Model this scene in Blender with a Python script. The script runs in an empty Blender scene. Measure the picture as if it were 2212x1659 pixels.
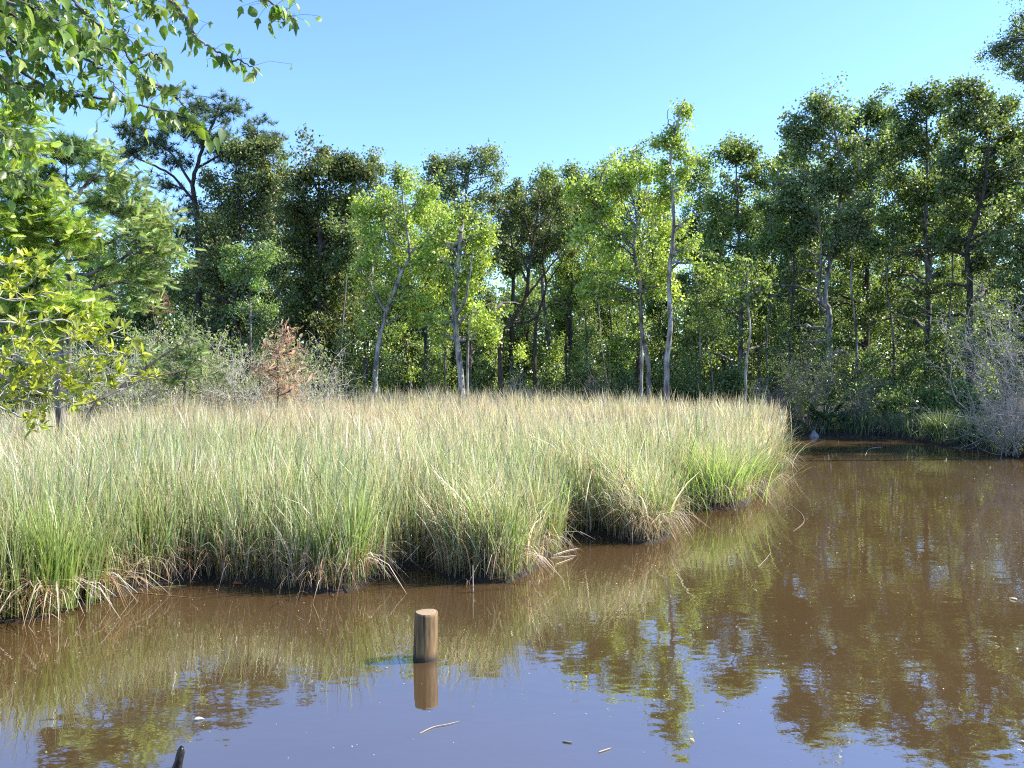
import bpy, math, random
import numpy as np
from mathutils import Vector

RS = np.random.default_rng(11)
random.seed(5)
F = 1703.0            # focal length in photo units (photo 2212 wide)
H = 2.5               # eye height above the water
HZ = 800.0            # horizon row
scene = bpy.context.scene
COL = scene.collection

def P(u, v, d):       # photo point at a real distance
    return np.array([(u - 1106.0) / F * d, d, H - (v - HZ) / F * d])
def G(u, v):          # photo point on the water level
    d = F * H / (v - HZ)
    return np.array([(u - 1106.0) / F * d, d])

# ------------------------------------------------------------------ helpers
def nrm(a):
    return a / np.maximum(np.linalg.norm(a, axis=-1, keepdims=True), 1e-9)
def rdir(n, up=0.0):
    a = RS.normal(size=(n, 3)); a[:, 2] += up
    return nrm(a)

class MB:
    def __init__(s):
        s.v = []; s.q = []; s.t = []; s.c = []; s.n = 0
    def add(s, verts, quads=None, tris=None, col=(0.3, 0.3, 0.3)):
        verts = np.asarray(verts, float).reshape(-1, 3)
        col = np.asarray(col, float)
        if col.ndim == 1: col = np.tile(col, (len(verts), 1))
        s.v.append(verts); s.c.append(col)
        if quads is not None and len(quads): s.q.append(np.asarray(quads, np.int64).reshape(-1, 4) + s.n)
        if tris is not None and len(tris): s.t.append(np.asarray(tris, np.int64).reshape(-1, 3) + s.n)
        s.n += len(verts)
    def build(s, name, mat, parent=None, origin=(0, 0, 0), smooth=False):
        v = np.concatenate(s.v) - np.asarray(origin, float)
        q = np.concatenate(s.q) if s.q else np.zeros((0, 4), np.int64)
        t = np.concatenate(s.t) if s.t else np.zeros((0, 3), np.int64)
        c = np.concatenate(s.c)
        me = bpy.data.meshes.new(name)
        me.vertices.add(len(v)); me.vertices.foreach_set('co', v.astype(np.float32).ravel())
        li = np.concatenate([q.ravel(), t.ravel()])
        me.loops.add(len(li)); me.loops.foreach_set('vertex_index', li.astype(np.int32))
        tot = np.concatenate([np.full(len(q), 4), np.full(len(t), 3)])
        st = np.concatenate([[0], np.cumsum(tot)[:-1]]) if len(tot) else np.zeros(0)
        me.polygons.add(len(tot))
        me.polygons.foreach_set('loop_start', st.astype(np.int32))
        me.polygons.foreach_set('loop_total', tot.astype(np.int32))
        if smooth: me.polygons.foreach_set('use_smooth', np.ones(len(tot), bool))
        at = me.attributes.new('col', 'FLOAT_COLOR', 'POINT')
        at.data.foreach_set('color', np.concatenate([c, np.ones((len(c), 1))], 1).astype(np.float32).ravel())
        me.update(calc_edges=True); me.validate()
        me.materials.append(mat)
        o = bpy.data.objects.new(name, me); COL.objects.link(o)
        if parent is not None: o.parent = parent
        else: o.location = origin
        return o

def tag(o, label=None, cat=None, group=None, kind=None):
    if label: o['label'] = label
    if cat: o['category'] = cat
    if group: o['group'] = group
    if kind: o['kind'] = kind
    return o
def thing(name, loc, label, cat, group=None):
    o = bpy.data.objects.new(name, None); COL.objects.link(o)
    o.location = loc; o.empty_display_size = 0.3
    return tag(o, label, cat, group)
def copy_thing(root, loc, rz, s, label, group=None):
    r = root.copy(); COL.objects.link(r)
    r.location = loc; r.rotation_euler = (0, 0, rz); r.scale = s
    r['label'] = label
    if group: r['group'] = group
    for ch in root.children:
        c = ch.copy(); COL.objects.link(c); c.parent = r
    return r

def tubes(mb, paths, rad, sides=5, col=(0.2, 0.16, 0.12)):
    """paths (B,n,3), rad (B,n)"""
    paths = np.asarray(paths, float); rad = np.asarray(rad, float)
    B, n, _ = paths.shape
    tan = np.gradient(paths, axis=1); tan = nrm(tan)
    ref = np.where(np.abs(nrm(paths[:, -1] - paths[:, 0])[:, 2:3]) > 0.8, np.array([[1., 0.13, 0]]), np.array([[0.07, 0.03, 1.]]))
    s1 = nrm(np.cross(tan, ref[:, None, :])); s2 = np.cross(tan, s1)
    a = np.arange(sides) / sides * 2 * math.pi
    ring = paths[:, :, None, :] + rad[:, :, None, None] * (np.cos(a)[None, None, :, None] * s1[:, :, None, :] + np.sin(a)[None, None, :, None] * s2[:, :, None, :])
    idx = np.arange(B * n * sides).reshape(B, n, sides)
    j2 = (np.arange(sides) + 1) % sides
    q = np.stack([idx[:, :-1, :], idx[:, :-1, :][:, :, j2], idx[:, 1:, :][:, :, j2], idx[:, 1:, :]], -1)
    c = np.asarray(col, float)
    if c.ndim == 2: c = np.repeat(c, n * sides, 0)
    mb.add(ring, quads=q.reshape(-1, 4), col=c)

def smooth_path(pts, n):
    pts = np.asarray(pts, float)
    if len(pts) == 2: return pts[0] + (pts[1] - pts[0]) * np.linspace(0, 1, n)[:, None]
    p = np.vstack([2 * pts[0] - pts[1], pts, 2 * pts[-1] - pts[-2]])
    k = len(pts) - 1
    t = np.linspace(0, k - 1e-6, n); i = t.astype(int); f = (t - i)[:, None]
    a, b, c, d = p[i], p[i + 1], p[i + 2], p[i + 3]
    return 0.5 * (2 * b + (c - a) * f + (2 * a - 5 * b + 4 * c - d) * f ** 2 + (3 * b - a - 3 * c + d) * f ** 3)

def bez(A, B, n=6, lift=0.2, wob=0.06):
    """curved limbs from A (k,3) to B (k,3)"""
    A = np.asarray(A, float); B = np.asarray(B, float)
    L = np.linalg.norm(B - A, axis=1, keepdims=True)
    M = (A + B) / 2 + RS.normal(size=A.shape) * L * wob * 2 + np.array([0, 0, 1.]) * L * lift
    t = np.linspace(0, 1, n)[None, :, None]
    p = A[:, None] * (1 - t) ** 2 + 2 * M[:, None] * t * (1 - t) + B[:, None] * t ** 2
    p[:, 1:-1] += RS.normal(size=p[:, 1:-1].shape) * L[:, None] * wob * 0.35
    return p

KITE = (np.array([[0, 0, 0], [.45, .5, .12], [1, 0, -.08], [.45, -.5, .12]]), np.array([[0, 1, 2, 3]]), None)
_t = np.array([0, .2, .45, .75, 1.0]); _w = np.array([0, .36, .5, .27, 0])
_lv = [[0, 0, 0]]
for a_, w_ in zip(_t[1:-1], _w[1:-1]):
    _lv += [[a_, w_, .16 - .3 * a_ * a_], [a_, 0, -.3 * a_ * a_], [a_, -w_, .16 - .3 * a_ * a_]]
_lv += [[1.0, 0, -.36]]
OVATE = (np.array(_lv), np.array([[1, 4, 5, 2], [2, 5, 6, 3], [4, 7, 8, 5], [5, 8, 9, 6]]), np.array([[0, 1, 2], [0, 2, 3], [7, 10, 8], [8, 10, 9]]))
# small three-pointed leaf, for the overhanging branch
LOBED = (np.array([[0, 0, 0], [.16, .30, .08], [.50, .47, .08], [.52, .24, .05], [1.0, 0, -.30], [.52, -.24, .05], [.50, -.47, .08], [.16, -.30, .08], [.5, 0, -.08]]),
         None, np.array([[0, 8, 1], [1, 8, 3], [1, 3, 2], [3, 8, 4], [4, 8, 5], [5, 8, 7], [5, 7, 6], [7, 8, 0]]))
def make_frond(pairs, ll, lw):
    v = []; q = []
    for i in range(pairs):
        t = (i + 1) / pairs
        for s in (-1, 1):
            k = len(v); l = ll * (1 - .5 * t) * (0.6 + 0.8 * min(1, 3 * t))
            b = np.array([t, 0, 0.0]); tip = b + np.array([l * .45, s * l, -.05 * l])
            per = np.array([lw, -s * lw * .4, 0])
            v += [b - per / 2, b + per / 2, (b + tip) / 2 + per * .7 + np.array([0, 0, .04]), tip]
            q.append([k, k + 1, k + 3, k + 2])
    k = len(v); v += [[0, .012, 0], [0, -.012, 0], [1, 0, 0]]
    return (np.array(v, float), np.array(q), np.array([[k, k + 1, k + 2]]))
FROND = make_frond(13, .30, .055)
def make_tuft(n, w):
    r = np.random.default_rng(3); v = []; t = []
    for i in range(n):
        dd = np.array([r.uniform(-.15, 1.0), r.normal() * .62, r.normal() * .62]); dd /= np.linalg.norm(dd)
        dd *= r.uniform(.75, 1.0)
        sd = np.cross(dd, [r.normal(), r.normal(), r.normal()]); sd = sd / np.linalg.norm(sd) * w
        k = len(v); v += [-sd, sd, dd]; t.append([k, k + 1, k + 2])
    return (np.array(v, float), None, np.array(t))
TUFT = make_tuft(26, .045)
def make_fan(n=13):
    v = []; t = []
    for i in range(n):
        a = (i / (n - 1) - .5) * math.radians(230)
        c, s = math.cos(a), math.sin(a); r = .75 + .25 * math.cos(a * .7)
        k = len(v)
        v += [[0, 0, 0], [r * .6 * c - .055 * s, r * .6 * s + .055 * c, .05], [r * c, r * s, -.1], [r * .6 * c + .055 * s, r * .6 * s - .055 * c, .0]]
        t += [[k, k + 1, k + 2], [k, k + 2, k + 3]]
    return (np.array(v, float), None, np.array(t))
FAN = make_fan()

def inst(mb, T, pos, ax, nr, L, W, col):
    V, Q, Tr = T
    pos = np.asarray(pos, float); N = len(pos)
    if N == 0: return
    ax = nrm(ax); sd = nrm(np.cross(nr, ax)); n2 = np.cross(ax, sd)
    L = np.broadcast_to(np.asarray(L, float), (N,))[:, None, None]; W = np.broadcast_to(np.asarray(W, float), (N,))[:, None, None]
    vv = pos[:, None] + V[None, :, 0:1] * L * ax[:, None] + V[None, :, 1:2] * W * sd[:, None] + V[None, :, 2:3] * W * n2[:, None]
    m = len(V); off = (np.arange(N) * m)[:, None, None]
    q = (Q[None] + off).reshape(-1, 4) if Q is not None else None
    t = (Tr[None] + off).reshape(-1, 3) if Tr is not None else None
    mb.add(vv, quads=q, tris=t, col=np.repeat(np.asarray(col, float), m, 0))

def pal(colours, N, weights=None, jit=.18):
    c = np.array(colours, float)
    w = np.ones(len(c)) if weights is None else np.array(weights, float)
    k = RS.choice(len(c), size=N, p=w / w.sum())
    return np.clip(c[k] * np.exp(RS.normal(size=(N, 1)) * jit) * (1 + RS.normal(size=(N, 3)) * jit * .25), .002, .9)

# ------------------------------------------------------------------ materials
def new_mat(name):
    m = bpy.data.materials.new(name); m.use_nodes = True
    nt = m.node_tree; nt.nodes.clear()
    out = nt.nodes.new('ShaderNodeOutputMaterial')
    return m, nt, out
def leaf_mat(name, trans=.35, rough=.45, spec=.5, tcol=(1.25, 1.35, .55)):
    m, nt, out = new_mat(name)
    at = nt.nodes.new('ShaderNodeAttribute'); at.attribute_name = 'col'
    pr = nt.nodes.new('ShaderNodeBsdfPrincipled')
    pr.inputs['Roughness'].default_value = rough
    pr.inputs['Specular IOR Level'].default_value = spec
    nt.links.new(at.outputs['Color'], pr.inputs['Base Color'])
    tr = nt.nodes.new('ShaderNodeBsdfTranslucent')
    mx = nt.nodes.new('ShaderNodeMix'); mx.data_type = 'RGBA'; mx.blend_type = 'MULTIPLY'; mx.inputs[0].default_value = 1
    nt.links.new(at.outputs['Color'], mx.inputs[6]); mx.inputs[7].default_value = (*[t * 1.4 for t in tcol], 1)
    nt.links.new(mx.outputs[2], tr.inputs['Color'])
    ms = nt.nodes.new('ShaderNodeMixShader'); ms.inputs[0].default_value = trans
    nt.links.new(pr.outputs[0], ms.inputs[1]); nt.links.new(tr.outputs[0], ms.inputs[2])
    nt.links.new(ms.outputs[0], out.inputs['Surface'])
    return m
def noise_mat(name, c1, c2, scale=(1, 1, 1), nscale=5, rough=.85, bump=.3, detail=6, attr=False, c3=None, lo=.35, hi=.65):
    m, nt, out = new_mat(name)
    tc = nt.nodes.new('ShaderNodeTexCoord'); mp = nt.nodes.new('ShaderNodeMapping')
    mp.inputs['Scale'].default_value = scale
    nt.links.new(tc.outputs['Object'], mp.inputs['Vector'])
    no = nt.nodes.new('ShaderNodeTexNoise'); no.inputs['Scale'].default_value = nscale; no.inputs['Detail'].default_value = detail
    nt.links.new(mp.outputs[0], no.inputs['Vector'])
    cr = nt.nodes.new('ShaderNodeValToRGB')
    cr.color_ramp.elements[0].position = lo; cr.color_ramp.elements[0].color = (*c1, 1)
    cr.color_ramp.elements[1].position = hi; cr.color_ramp.elements[1].color = (*c2, 1)
    if c3:
        e = cr.color_ramp.elements.new(min(.98, hi + .12)); e.color = (*c3, 1)
    nt.links.new(no.outputs['Fac'], cr.inputs['Fac'])
    pr = nt.nodes.new('ShaderNodeBsdfPrincipled'); pr.inputs['Roughness'].default_value = rough
    pr.inputs['Specular IOR Level'].default_value = .3
    src = cr.outputs['Color']
    if attr:
        at = nt.nodes.new('ShaderNodeAttribute'); at.attribute_name = 'col'
        mx = nt.nodes.new('ShaderNodeMix'); mx.data_type = 'RGBA'; mx.blend_type = 'MULTIPLY'; mx.inputs[0].default_value = 1
        nt.links.new(src, mx.inputs[6]); nt.links.new(at.outputs['Color'], mx.inputs[7]); src = mx.outputs[2]
    nt.links.new(src, pr.inputs['Base Color'])
    if bump:
        bp = nt.nodes.new('ShaderNodeBump'); bp.inputs['Strength'].default_value = bump; bp.inputs['Distance'].default_value = .02
        nt.links.new(no.outputs['Fac'], bp.inputs['Height']); nt.links.new(bp.outputs[0], pr.inputs['Normal'])
    nt.links.new(pr.outputs[0], out.inputs['Surface'])
    return m

M_leaf = leaf_mat('broadleaf', .42, .42, .55)
M_glossy = leaf_mat('glossy_leaf', .36, .40, .5)
M_needle = leaf_mat('needle', .25, .5, .4, (1.1, 1.2, .7))
M_grass = leaf_mat('marsh_blade', .40, .36, .6, (1.05, 1.1, .75))
M_dead = leaf_mat('dead_leaf', .25, .7, .2, (1.1, 1.0, .9))
M_pale = noise_mat('pale_bark', (.085, .075, .062), (.30, .285, .26), (1, 1, .3), 5.5, .85, .8, c3=(.44, .43, .40), lo=.38, hi=.56)
M_grey = noise_mat('grey_bark', (.06, .05, .042), (.23, .21, .185), (1, 1, .3), 7, .9, .8, lo=.4, hi=.6)
M_dark = noise_mat('dark_bark', (.03, .023, .018), (.10, .08, .065), (1, 1, .3), 8, .9, .6)
M_twig = noise_mat('silver_twig', (.28, .26, .22), (.56, .53, .47), (1, 1, 1), 6, .9, .2)
M_dim = noise_mat('dull_twig', (.12, .105, .09), (.27, .24, .21), (1, 1, 1), 6, .9, .2)
M_mid = noise_mat('grey_twig', (.21, .19, .175), (.44, .41, .38), (1, 1, 1), 6, .9, .2)
M_mud = noise_mat('mud', (.010, .007, .005), (.035, .024, .015), (1, 1, 1), 2.5, .8, .5)
M_reed = leaf_mat('dry_reed', .2, .6, .3, (1, 1, .9))

# ------------------------------------------------------------------ world, sun, camera
SUN_AZ, SUN_EL = 82.0, 42.0
w = bpy.data.worlds.new('World'); scene.world = w; w.use_nodes = True
nt = w.node_tree; nt.nodes.clear()
sky = nt.nodes.new('ShaderNodeTexSky'); sky.sky_type = 'NISHITA'; sky.sun_disc = False
sky.sun_elevation = math.radians(SUN_EL); sky.sun_rotation = math.radians(SUN_AZ)
sky.altitude = 0; sky.air_density = 1.0; sky.dust_density = 0.1; sky.ozone_density = 3.0
bg = nt.nodes.new('ShaderNodeBackground'); bg.inputs['Strength'].default_value = .14
wo = nt.nodes.new('ShaderNodeOutputWorld')
tn = nt.nodes.new('ShaderNodeMix'); tn.data_type = 'RGBA'; tn.blend_type = 'MULTIPLY'; tn.inputs[0].default_value = 1; tn.inputs[7].default_value = (.81, .95, 1.16, 1)
nt.links.new(sky.outputs[0], tn.inputs[6]); nt.links.new(tn.outputs[2], bg.inputs[0]); nt.links.new(bg.outputs[0], wo.inputs[0])
sl = bpy.data.lights.new('sun', 'SUN'); sl.energy = 5.0; sl.angle = math.radians(.5); sl.color = (1, .94, .84)
so = bpy.data.objects.new('sun', sl); COL.objects.link(so)
a, e = math.radians(SUN_AZ), math.radians(SUN_EL)
so.rotation_euler = Vector((math.sin(a) * math.cos(e), math.cos(a) * math.cos(e), math.sin(e))).to_track_quat('Z', 'Y').to_euler()
so.location = (20, 10, 30)
cam = bpy.data.cameras.new('camera'); co = bpy.data.objects.new('camera', cam); COL.objects.link(co)
co.location = (0, 0, H); co.rotation_euler = (math.radians(90) - math.atan(29.5 / F), 0, 0)
cam.sensor_width = 36; cam.lens = F / 2212 * 36; cam.clip_end = 2000; cam.clip_start = .05
scene.camera = co
vs = scene.view_settings
vs.view_transform = 'Standard'; vs.look = 'None'; vs.gamma = 1; vs.exposure = 1.25; vs.use_curve_mapping = False
cy = scene.cycles
cy.use_denoising = False; cy.use_adaptive_sampling = False; cy.filter_width = 1.15
cy.max_bounces = 7; cy.diffuse_bounces = 4; cy.glossy_bounces = 3; cy.transmission_bounces = 4; cy.transparent_max_bounces = 4
cy.sample_clamp_indirect = 6; cy.caustics_reflective = False; cy.caustics_refractive = False

# ------------------------------------------------------------------ terrain and water
shore = [(-3.7, -30), (-3.7, 3.5), (-4.3, 6.0)]
for uv in [(-40, 1352), (40, 1348), (110, 1338), (160, 1315), (230, 1292), (330, 1268), (440, 1258), (560, 1268), (690, 1284), (760, 1278), (810, 1262), (846, 1242), (885, 1228),
           (930, 1228), (965, 1250), (1010, 1258), (1085, 1264), (1150, 1240), (1186, 1208), (1204, 1182), (1240, 1164), (1290, 1164), (1340, 1172), (1410, 1178), (1448, 1156), (1464, 1120), (1476, 1096), (1502, 1096), (1535, 1106),
           (1600, 1098), (1640, 1066), (1668, 1020), (1690, 980), (1694, 952), (1715, 944), (1780, 943), (1900, 946), (1985, 954), (2060, 966), (2130, 974), (2212, 992)]:
    shore.append(tuple(G(*uv)))
shore += [(15.6, 20), (17.5, 14), (18.5, 4), (18.5, -30)]
shore = np.array(shore)
def sdist(x, y):
    """signed distance to the water's edge, positive on land"""
    p = np.stack([x, y], -1).reshape(-1, 2)
    best = np.full(len(p), 1e9); inside = np.zeros(len(p), bool)
    n = len(shore)
    for i in range(n):
        A, B = shore[i], shore[(i + 1) % n]
        ab = B - A; t = np.clip(((p - A) @ ab) / (ab @ ab), 0, 1)
        dd = np.linalg.norm(p - A - t[:, None] * ab, axis=1); best = np.minimum(best, dd)
        c = ((A[1] > p[:, 1]) != (B[1] > p[:, 1]))
        xi = A[0] + (p[:, 1] - A[1]) / (B[1] - A[1] + 1e-12) * ab[0]
        inside ^= c & (p[:, 0] < xi)
    return np.where(inside, -best, best).reshape(x.shape)
def wob(x, y):
    return (np.sin(3.1 * x + 1.7 * y) + np.sin(5.3 * y - 2.2 * x + 1) + .6 * np.sin(9.1 * x + 4 * y + 2) + .5 * np.sin(13 * y + 7 * x)) / 3.1
def hgt(x, y):
    x = np.asarray(x, float); y = np.asarray(y, float)
    s = sdist(x, y); s = s + wob(x, y) * .11
    land = .17 * (1 - np.exp(-np.maximum(s, 0) / .16)) + .004 * np.clip(s, 0, 60) + .03 * wob(x * .7, y * .7)* (s > .2)
    wat = -.7 * (1 - np.exp(np.minimum(s, 0) / .6))
    return np.where(s > 0, land, wat)
def gz(x, y): return float(hgt(np.array([x]), np.array([y]))[0])
xs = np.concatenate([-np.geomspace(420, 17, 26), np.linspace(-16, 18, 215), np.geomspace(19, 420, 26)])
ys = np.concatenate([-np.geomspace(300, 3, 18), np.linspace(-2, 34, 230), np.geomspace(35, 600, 34)])
X, Y = np.meshgrid(xs, ys)
Z = hgt(X, Y)
idx = np.arange(X.size).reshape(X.shape)
mb = MB(); mb.add(np.stack([X, Y, Z], -1), quads=np.stack([idx[:-1, :-1], idx[:-1, 1:], idx[1:, 1:], idx[1:, :-1]], -1).reshape(-1, 4))
tag(mb.build('ground', M_mud, smooth=True), kind='structure')

m, nt, out = new_mat('pond_water')
tc = nt.nodes.new('ShaderNodeTexCoord')
def wave(sc, nsc, det):
    mp = nt.nodes.new('ShaderNodeMapping'); mp.inputs['Scale'].default_value = sc
    nt.links.new(tc.outputs['Object'], mp.inputs['Vector'])
    no = nt.nodes.new('ShaderNodeTexNoise'); no.inputs['Scale'].default_value = nsc; no.inputs['Detail'].default_value = det
    nt.links.new(mp.outputs[0], no.inputs['Vector']); return no
n1 = wave((1.0, 1.5, 1), 2.6, 2.0); n2 = wave((1.0, 1.35, 1), 8.0, 2)
ad = nt.nodes.new('ShaderNodeMath'); ad.operation = 'MULTIPLY_ADD'; ad.inputs[1].default_value = .22
nt.links.new(n2.outputs['Fac'], ad.inputs[0]); nt.links.new(n1.outputs['Fac'], ad.inputs[2])
bp = nt.nodes.new('ShaderNodeBump'); bp.inputs['Strength'].default_value = .35; bp.inputs['Distance'].default_value = .006
nt.links.new(ad.outputs[0], bp.inputs['Height'])
pr = nt.nodes.new('ShaderNodeBsdfPrincipled')
n3 = wave((1, 1, 1), .35, 4)
cr = nt.nodes.new('ShaderNodeValToRGB')
cr.color_ramp.elements[0].position = .3; cr.color_ramp.elements[0].color = (.062, .0365, .0155, 1)
cr.color_ramp.elements[1].position = .75; cr.color_ramp.elements[1].color = (.083, .050, .0215, 1)
nt.links.new(n3.outputs['Fac'], cr.inputs['Fac']); nt.links.new(cr.outputs[0], pr.inputs['Base Color'])
pr.inputs['Roughness'].default_value = .015; pr.inputs['IOR'].default_value = 3.6
nt.links.new(bp.outputs[0], pr.inputs['Normal']); nt.links.new(pr.outputs[0], out.inputs['Surface'])
M_water = m
mb = MB(); mb.add([[-90, -80, 0], [90, -80, 0], [90, 60, 0], [-90, 60, 0]], quads=[[0, 1, 2, 3]])
tag(mb.build('water', M_water), kind='structure')

# ------------------------------------------------------------------ grasses
def blades(mb, base, h, az, lean, droop, wd, col, k=4, tipc=None, face=None, lowc=None):
    """ribbons: base (N,3), heights, azimuth of lean, lean fraction, droop fraction, width, colour"""
    N = len(base); t = np.linspace(0, 1, k + 1)[None, :]
    D = np.stack([np.cos(az), np.sin(az), np.zeros(N)], -1)
    hor = h[:, None] * lean[:, None] * t ** 1.8
    ver = h[:, None] * (t - droop[:, None] * t ** 3.2)
    c = base[:, None] + D[:, None] * hor[..., None]; c[..., 2] += ver
    fa = RS.uniform(0, math.pi, N) if face is None else face
    S = np.stack([np.cos(fa), np.sin(fa), np.zeros(N)], -1)
    ww = wd[:, None] * np.array([.7, 1.0, .95, .7, .12])[None, :] if k == 4 else wd[:, None] * np.interp(t, [0, .3, .7, 1], [.7, 1, .8, .12])
    v = np.stack([c - S[:, None] * ww[..., None] / 2, c + S[:, None] * ww[..., None] / 2], 2)
    m = (k + 1) * 2
    q = np.array([[2 * i, 2 * i + 1, 2 * i + 3, 2 * i + 2] for i in range(k)])
    q = (q[None] + (np.arange(N) * m)[:, None, None]).reshape(-1, 4)
    cc = np.repeat(col[:, None], k + 1, 1)
    if tipc is not None:
        f = np.clip((t - .45) / .5, 0, 1)[..., None]
        cc = cc * (1 - f) + tipc[:, None] * f
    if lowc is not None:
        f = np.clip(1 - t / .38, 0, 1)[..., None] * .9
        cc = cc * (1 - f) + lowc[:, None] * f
    mb.add(v, quads=q, col=np.repeat(cc.reshape(-1, 3), 2, 0))

def patch(x, y):
    return (np.sin(.9 * x + .4 * y + 1) + np.sin(.5 * y - .8 * x + 2.2) + .8 * np.sin(1.7 * x + 1.1 * y) + .7 * np.sin(2.3 * y - 1.3 * x)) / 3.5
EDGE_U = np.array([-400, -50, 200, 400, 560, 700, 900, 1150, 1330, 1450, 1650, 1712, 1720])
EDGE_D = np.array([16, 21, 24, 29, 31, 35, 39, 38, 35, 31, 29.5, 28.5, 5])
GREENS = [(.15, .20, .065), (.22, .27, .10), (.30, .34, .16), (.40, .42, .25)]
STRAWS = [(.72, .67, .54), (.64, .57, .44), (.56, .44, .34), (.38, .27, .17)]
PINKS = [(.66, .55, .44), (.60, .46, .36), (.68, .60, .48), (.46, .33, .24)]
def grass_band(y0, y1, dens, wd, k, umin=-260):
    xa, xb = (umin - 1106) / F * y1, (1725 - 1106) / F * y1
    nt_ = int((xb - xa) * (y1 - y0) * dens / 9)
    cx = RS.uniform(xa, xb, nt_); cyy = RS.uniform(y0, y1, nt_)
    x = (cx[:, None] + RS.normal(size=(nt_, 9)) * .09).ravel(); y = (cyy[:, None] + RS.normal(size=(nt_, 9)) * .07).ravel()
    sh = np.repeat(RS.normal(size=nt_), 9)
    s = sdist(x, y) + wob(x, y) * .11
    u = x / y * F + 1106
    keep = (s > .03) & (u > umin) & (y < np.interp(u, EDGE_U, EDGE_D) + RS.normal(size=len(x)) * .5)
    x, y, s, sh, u = x[keep], y[keep], s[keep], sh[keep], u[keep]
    N = len(x)
    z = hgt(x, y)
    pt = patch(x, y)
    tall = np.clip(1.02 + .10 * pt + .17 * RS.normal(size=N) + .13 * sh, .45, 1.6) * np.clip(.90 + s * .2, .9, 1.08)
    p2 = patch(x * 1.9 + 3, y * 1.6 - 1); p3 = patch(x * .75 - 7, y * .9 + 4)
    tall *= 1 + .13 * p2
    flatn = np.clip((p3 - .35) * 3, 0, 1) * (RS.random(N) < .7)
    tall *= np.interp(y, [6, 12, 22, 30], [1.08, 1.0, 1.05, 1.1])
    green = np.clip(.62 + .13 * np.clip((11 - y) / 2, 0, 1) - .42 * np.clip((y - 14) / 9, 0, 1) + .33 * pt + .16 * sh, .06, .9)
    isg = RS.random(N) < green * (1 - .55 * flatn)
    col = np.where(isg[:, None], pal(GREENS, N, [1.2, 2, 2, 1.2], .34), np.where((RS.random(N) < np.interp(y, [9, 14, 20], [.25, .7, .95]))[:, None], pal(PINKS, N, None, .3), pal(STRAWS, N, [2, 2, 1.4, 1], .34)))
    tip = np.where((RS.random(N) < np.interp(y, [10, 16, 22], [.25, .5, .8]))[:, None], pal([(.52, .44, .31), (.47, .35, .26), (.56, .50, .37)], N), col * 1.15)
    edge = np.exp(-s / .35)
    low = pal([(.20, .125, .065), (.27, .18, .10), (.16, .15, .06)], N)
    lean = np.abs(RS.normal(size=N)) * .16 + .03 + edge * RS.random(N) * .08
    lean = lean + flatn * RS.uniform(.1, .65, N)
    droop = np.where(RS.random(N) < .28 + .4 * flatn, RS.uniform(.2, .7, N), RS.uniform(0, .15, N))
    az = RS.uniform(0, 2 * math.pi, N)
    az = np.where(flatn > .2, RS.normal(size=N) * .7 + 3.4 + 1.2 * p2, az)
    out_ = RS.random(N) < edge * .2           # the outermost ones bow out over the water
    az = np.where(out_, RS.normal(size=N) * .9 - math.pi / 2 + .5 * np.clip((u - 1200) / 500, 0, 1.3), az)
    blades(grass_mb, np.stack([x, y, z - .05], -1), tall, az, lean, droop, wd * np.clip(np.exp(RS.normal(size=N) * .48), .45, 2.6), col, k, tip, None, low)
    # dead thatch, low and tangled, thickest along the bank
    kd = RS.random(N) < np.where(s < .7, .34, .10)
    n2 = kd.sum()
    if n2:
        b = np.stack([x, y, z - .02], -1)[kd] + np.array([0, 0, .0]) + RS.random((n2, 3)) * np.array([0, 0, .18])
        blades(grass_mb, b, RS.uniform(.25, .75, n2), RS.uniform(0, 6.3, n2), RS.uniform(.4, 1.1, n2), RS.uniform(.25, .95, n2), wd * RS.uniform(.8, 1.5, n2),
               pal([(.30, .19, .10), (.42, .31, .20), (.22, .13, .07), (.5, .42, .31)], n2), k)
grass_mb = MB()
grass_band(5.6, 11.5, 1200, .0085, 4)
grass_band(11.5, 17, 740, .0105, 4)
grass_band(17, 25, 330, .013, 4)
grass_band(25, 41, 150, .021, 3)

ns = len(shore); tb = []
for i in range(3, ns - 14):
    A, B = shore[i], shore[i + 1]; Ls = np.linalg.norm(B - A)
    if A[1] > 16: continue
    n_ = int(Ls * 150); t_ = RS.random(n_)
    q_ = A + (B - A) * t_[:, None] + RS.normal(size=(n_, 2)) * .12
    tb.append(q_)
tb = np.concatenate(tb); sb = sdist(tb[:, 0], tb[:, 1]) + wob(tb[:, 0], tb[:, 1]) * .11
tb = tb[(sb > -.03) & (sb < .3) & (patch(tb[:, 0] * 1.7, tb[:, 1] * 1.7) + RS.normal(size=len(tb)) * .25 > -.05)]; n_ = len(tb)
blades(grass_mb, np.c_[tb, np.maximum(hgt(tb[:, 0], tb[:, 1]), 0) + RS.random(n_) * .16], RS.uniform(.2, .65, n_), RS.normal(size=n_) * 1.1 - 1.2, RS.uniform(.35, 1.2, n_), RS.uniform(.4, 1.35, n_),
       RS.uniform(.005, .011, n_), pal([(.30, .19, .10), (.42, .31, .2), (.2, .12, .06), (.5, .42, .31)], n_, None, .3), 4)
tag(grass_mb.build('marsh_grass', M_grass), 'tall green and straw marsh grass covering the whole flat from the bank to the trees', 'grass', kind='stuff')
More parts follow.
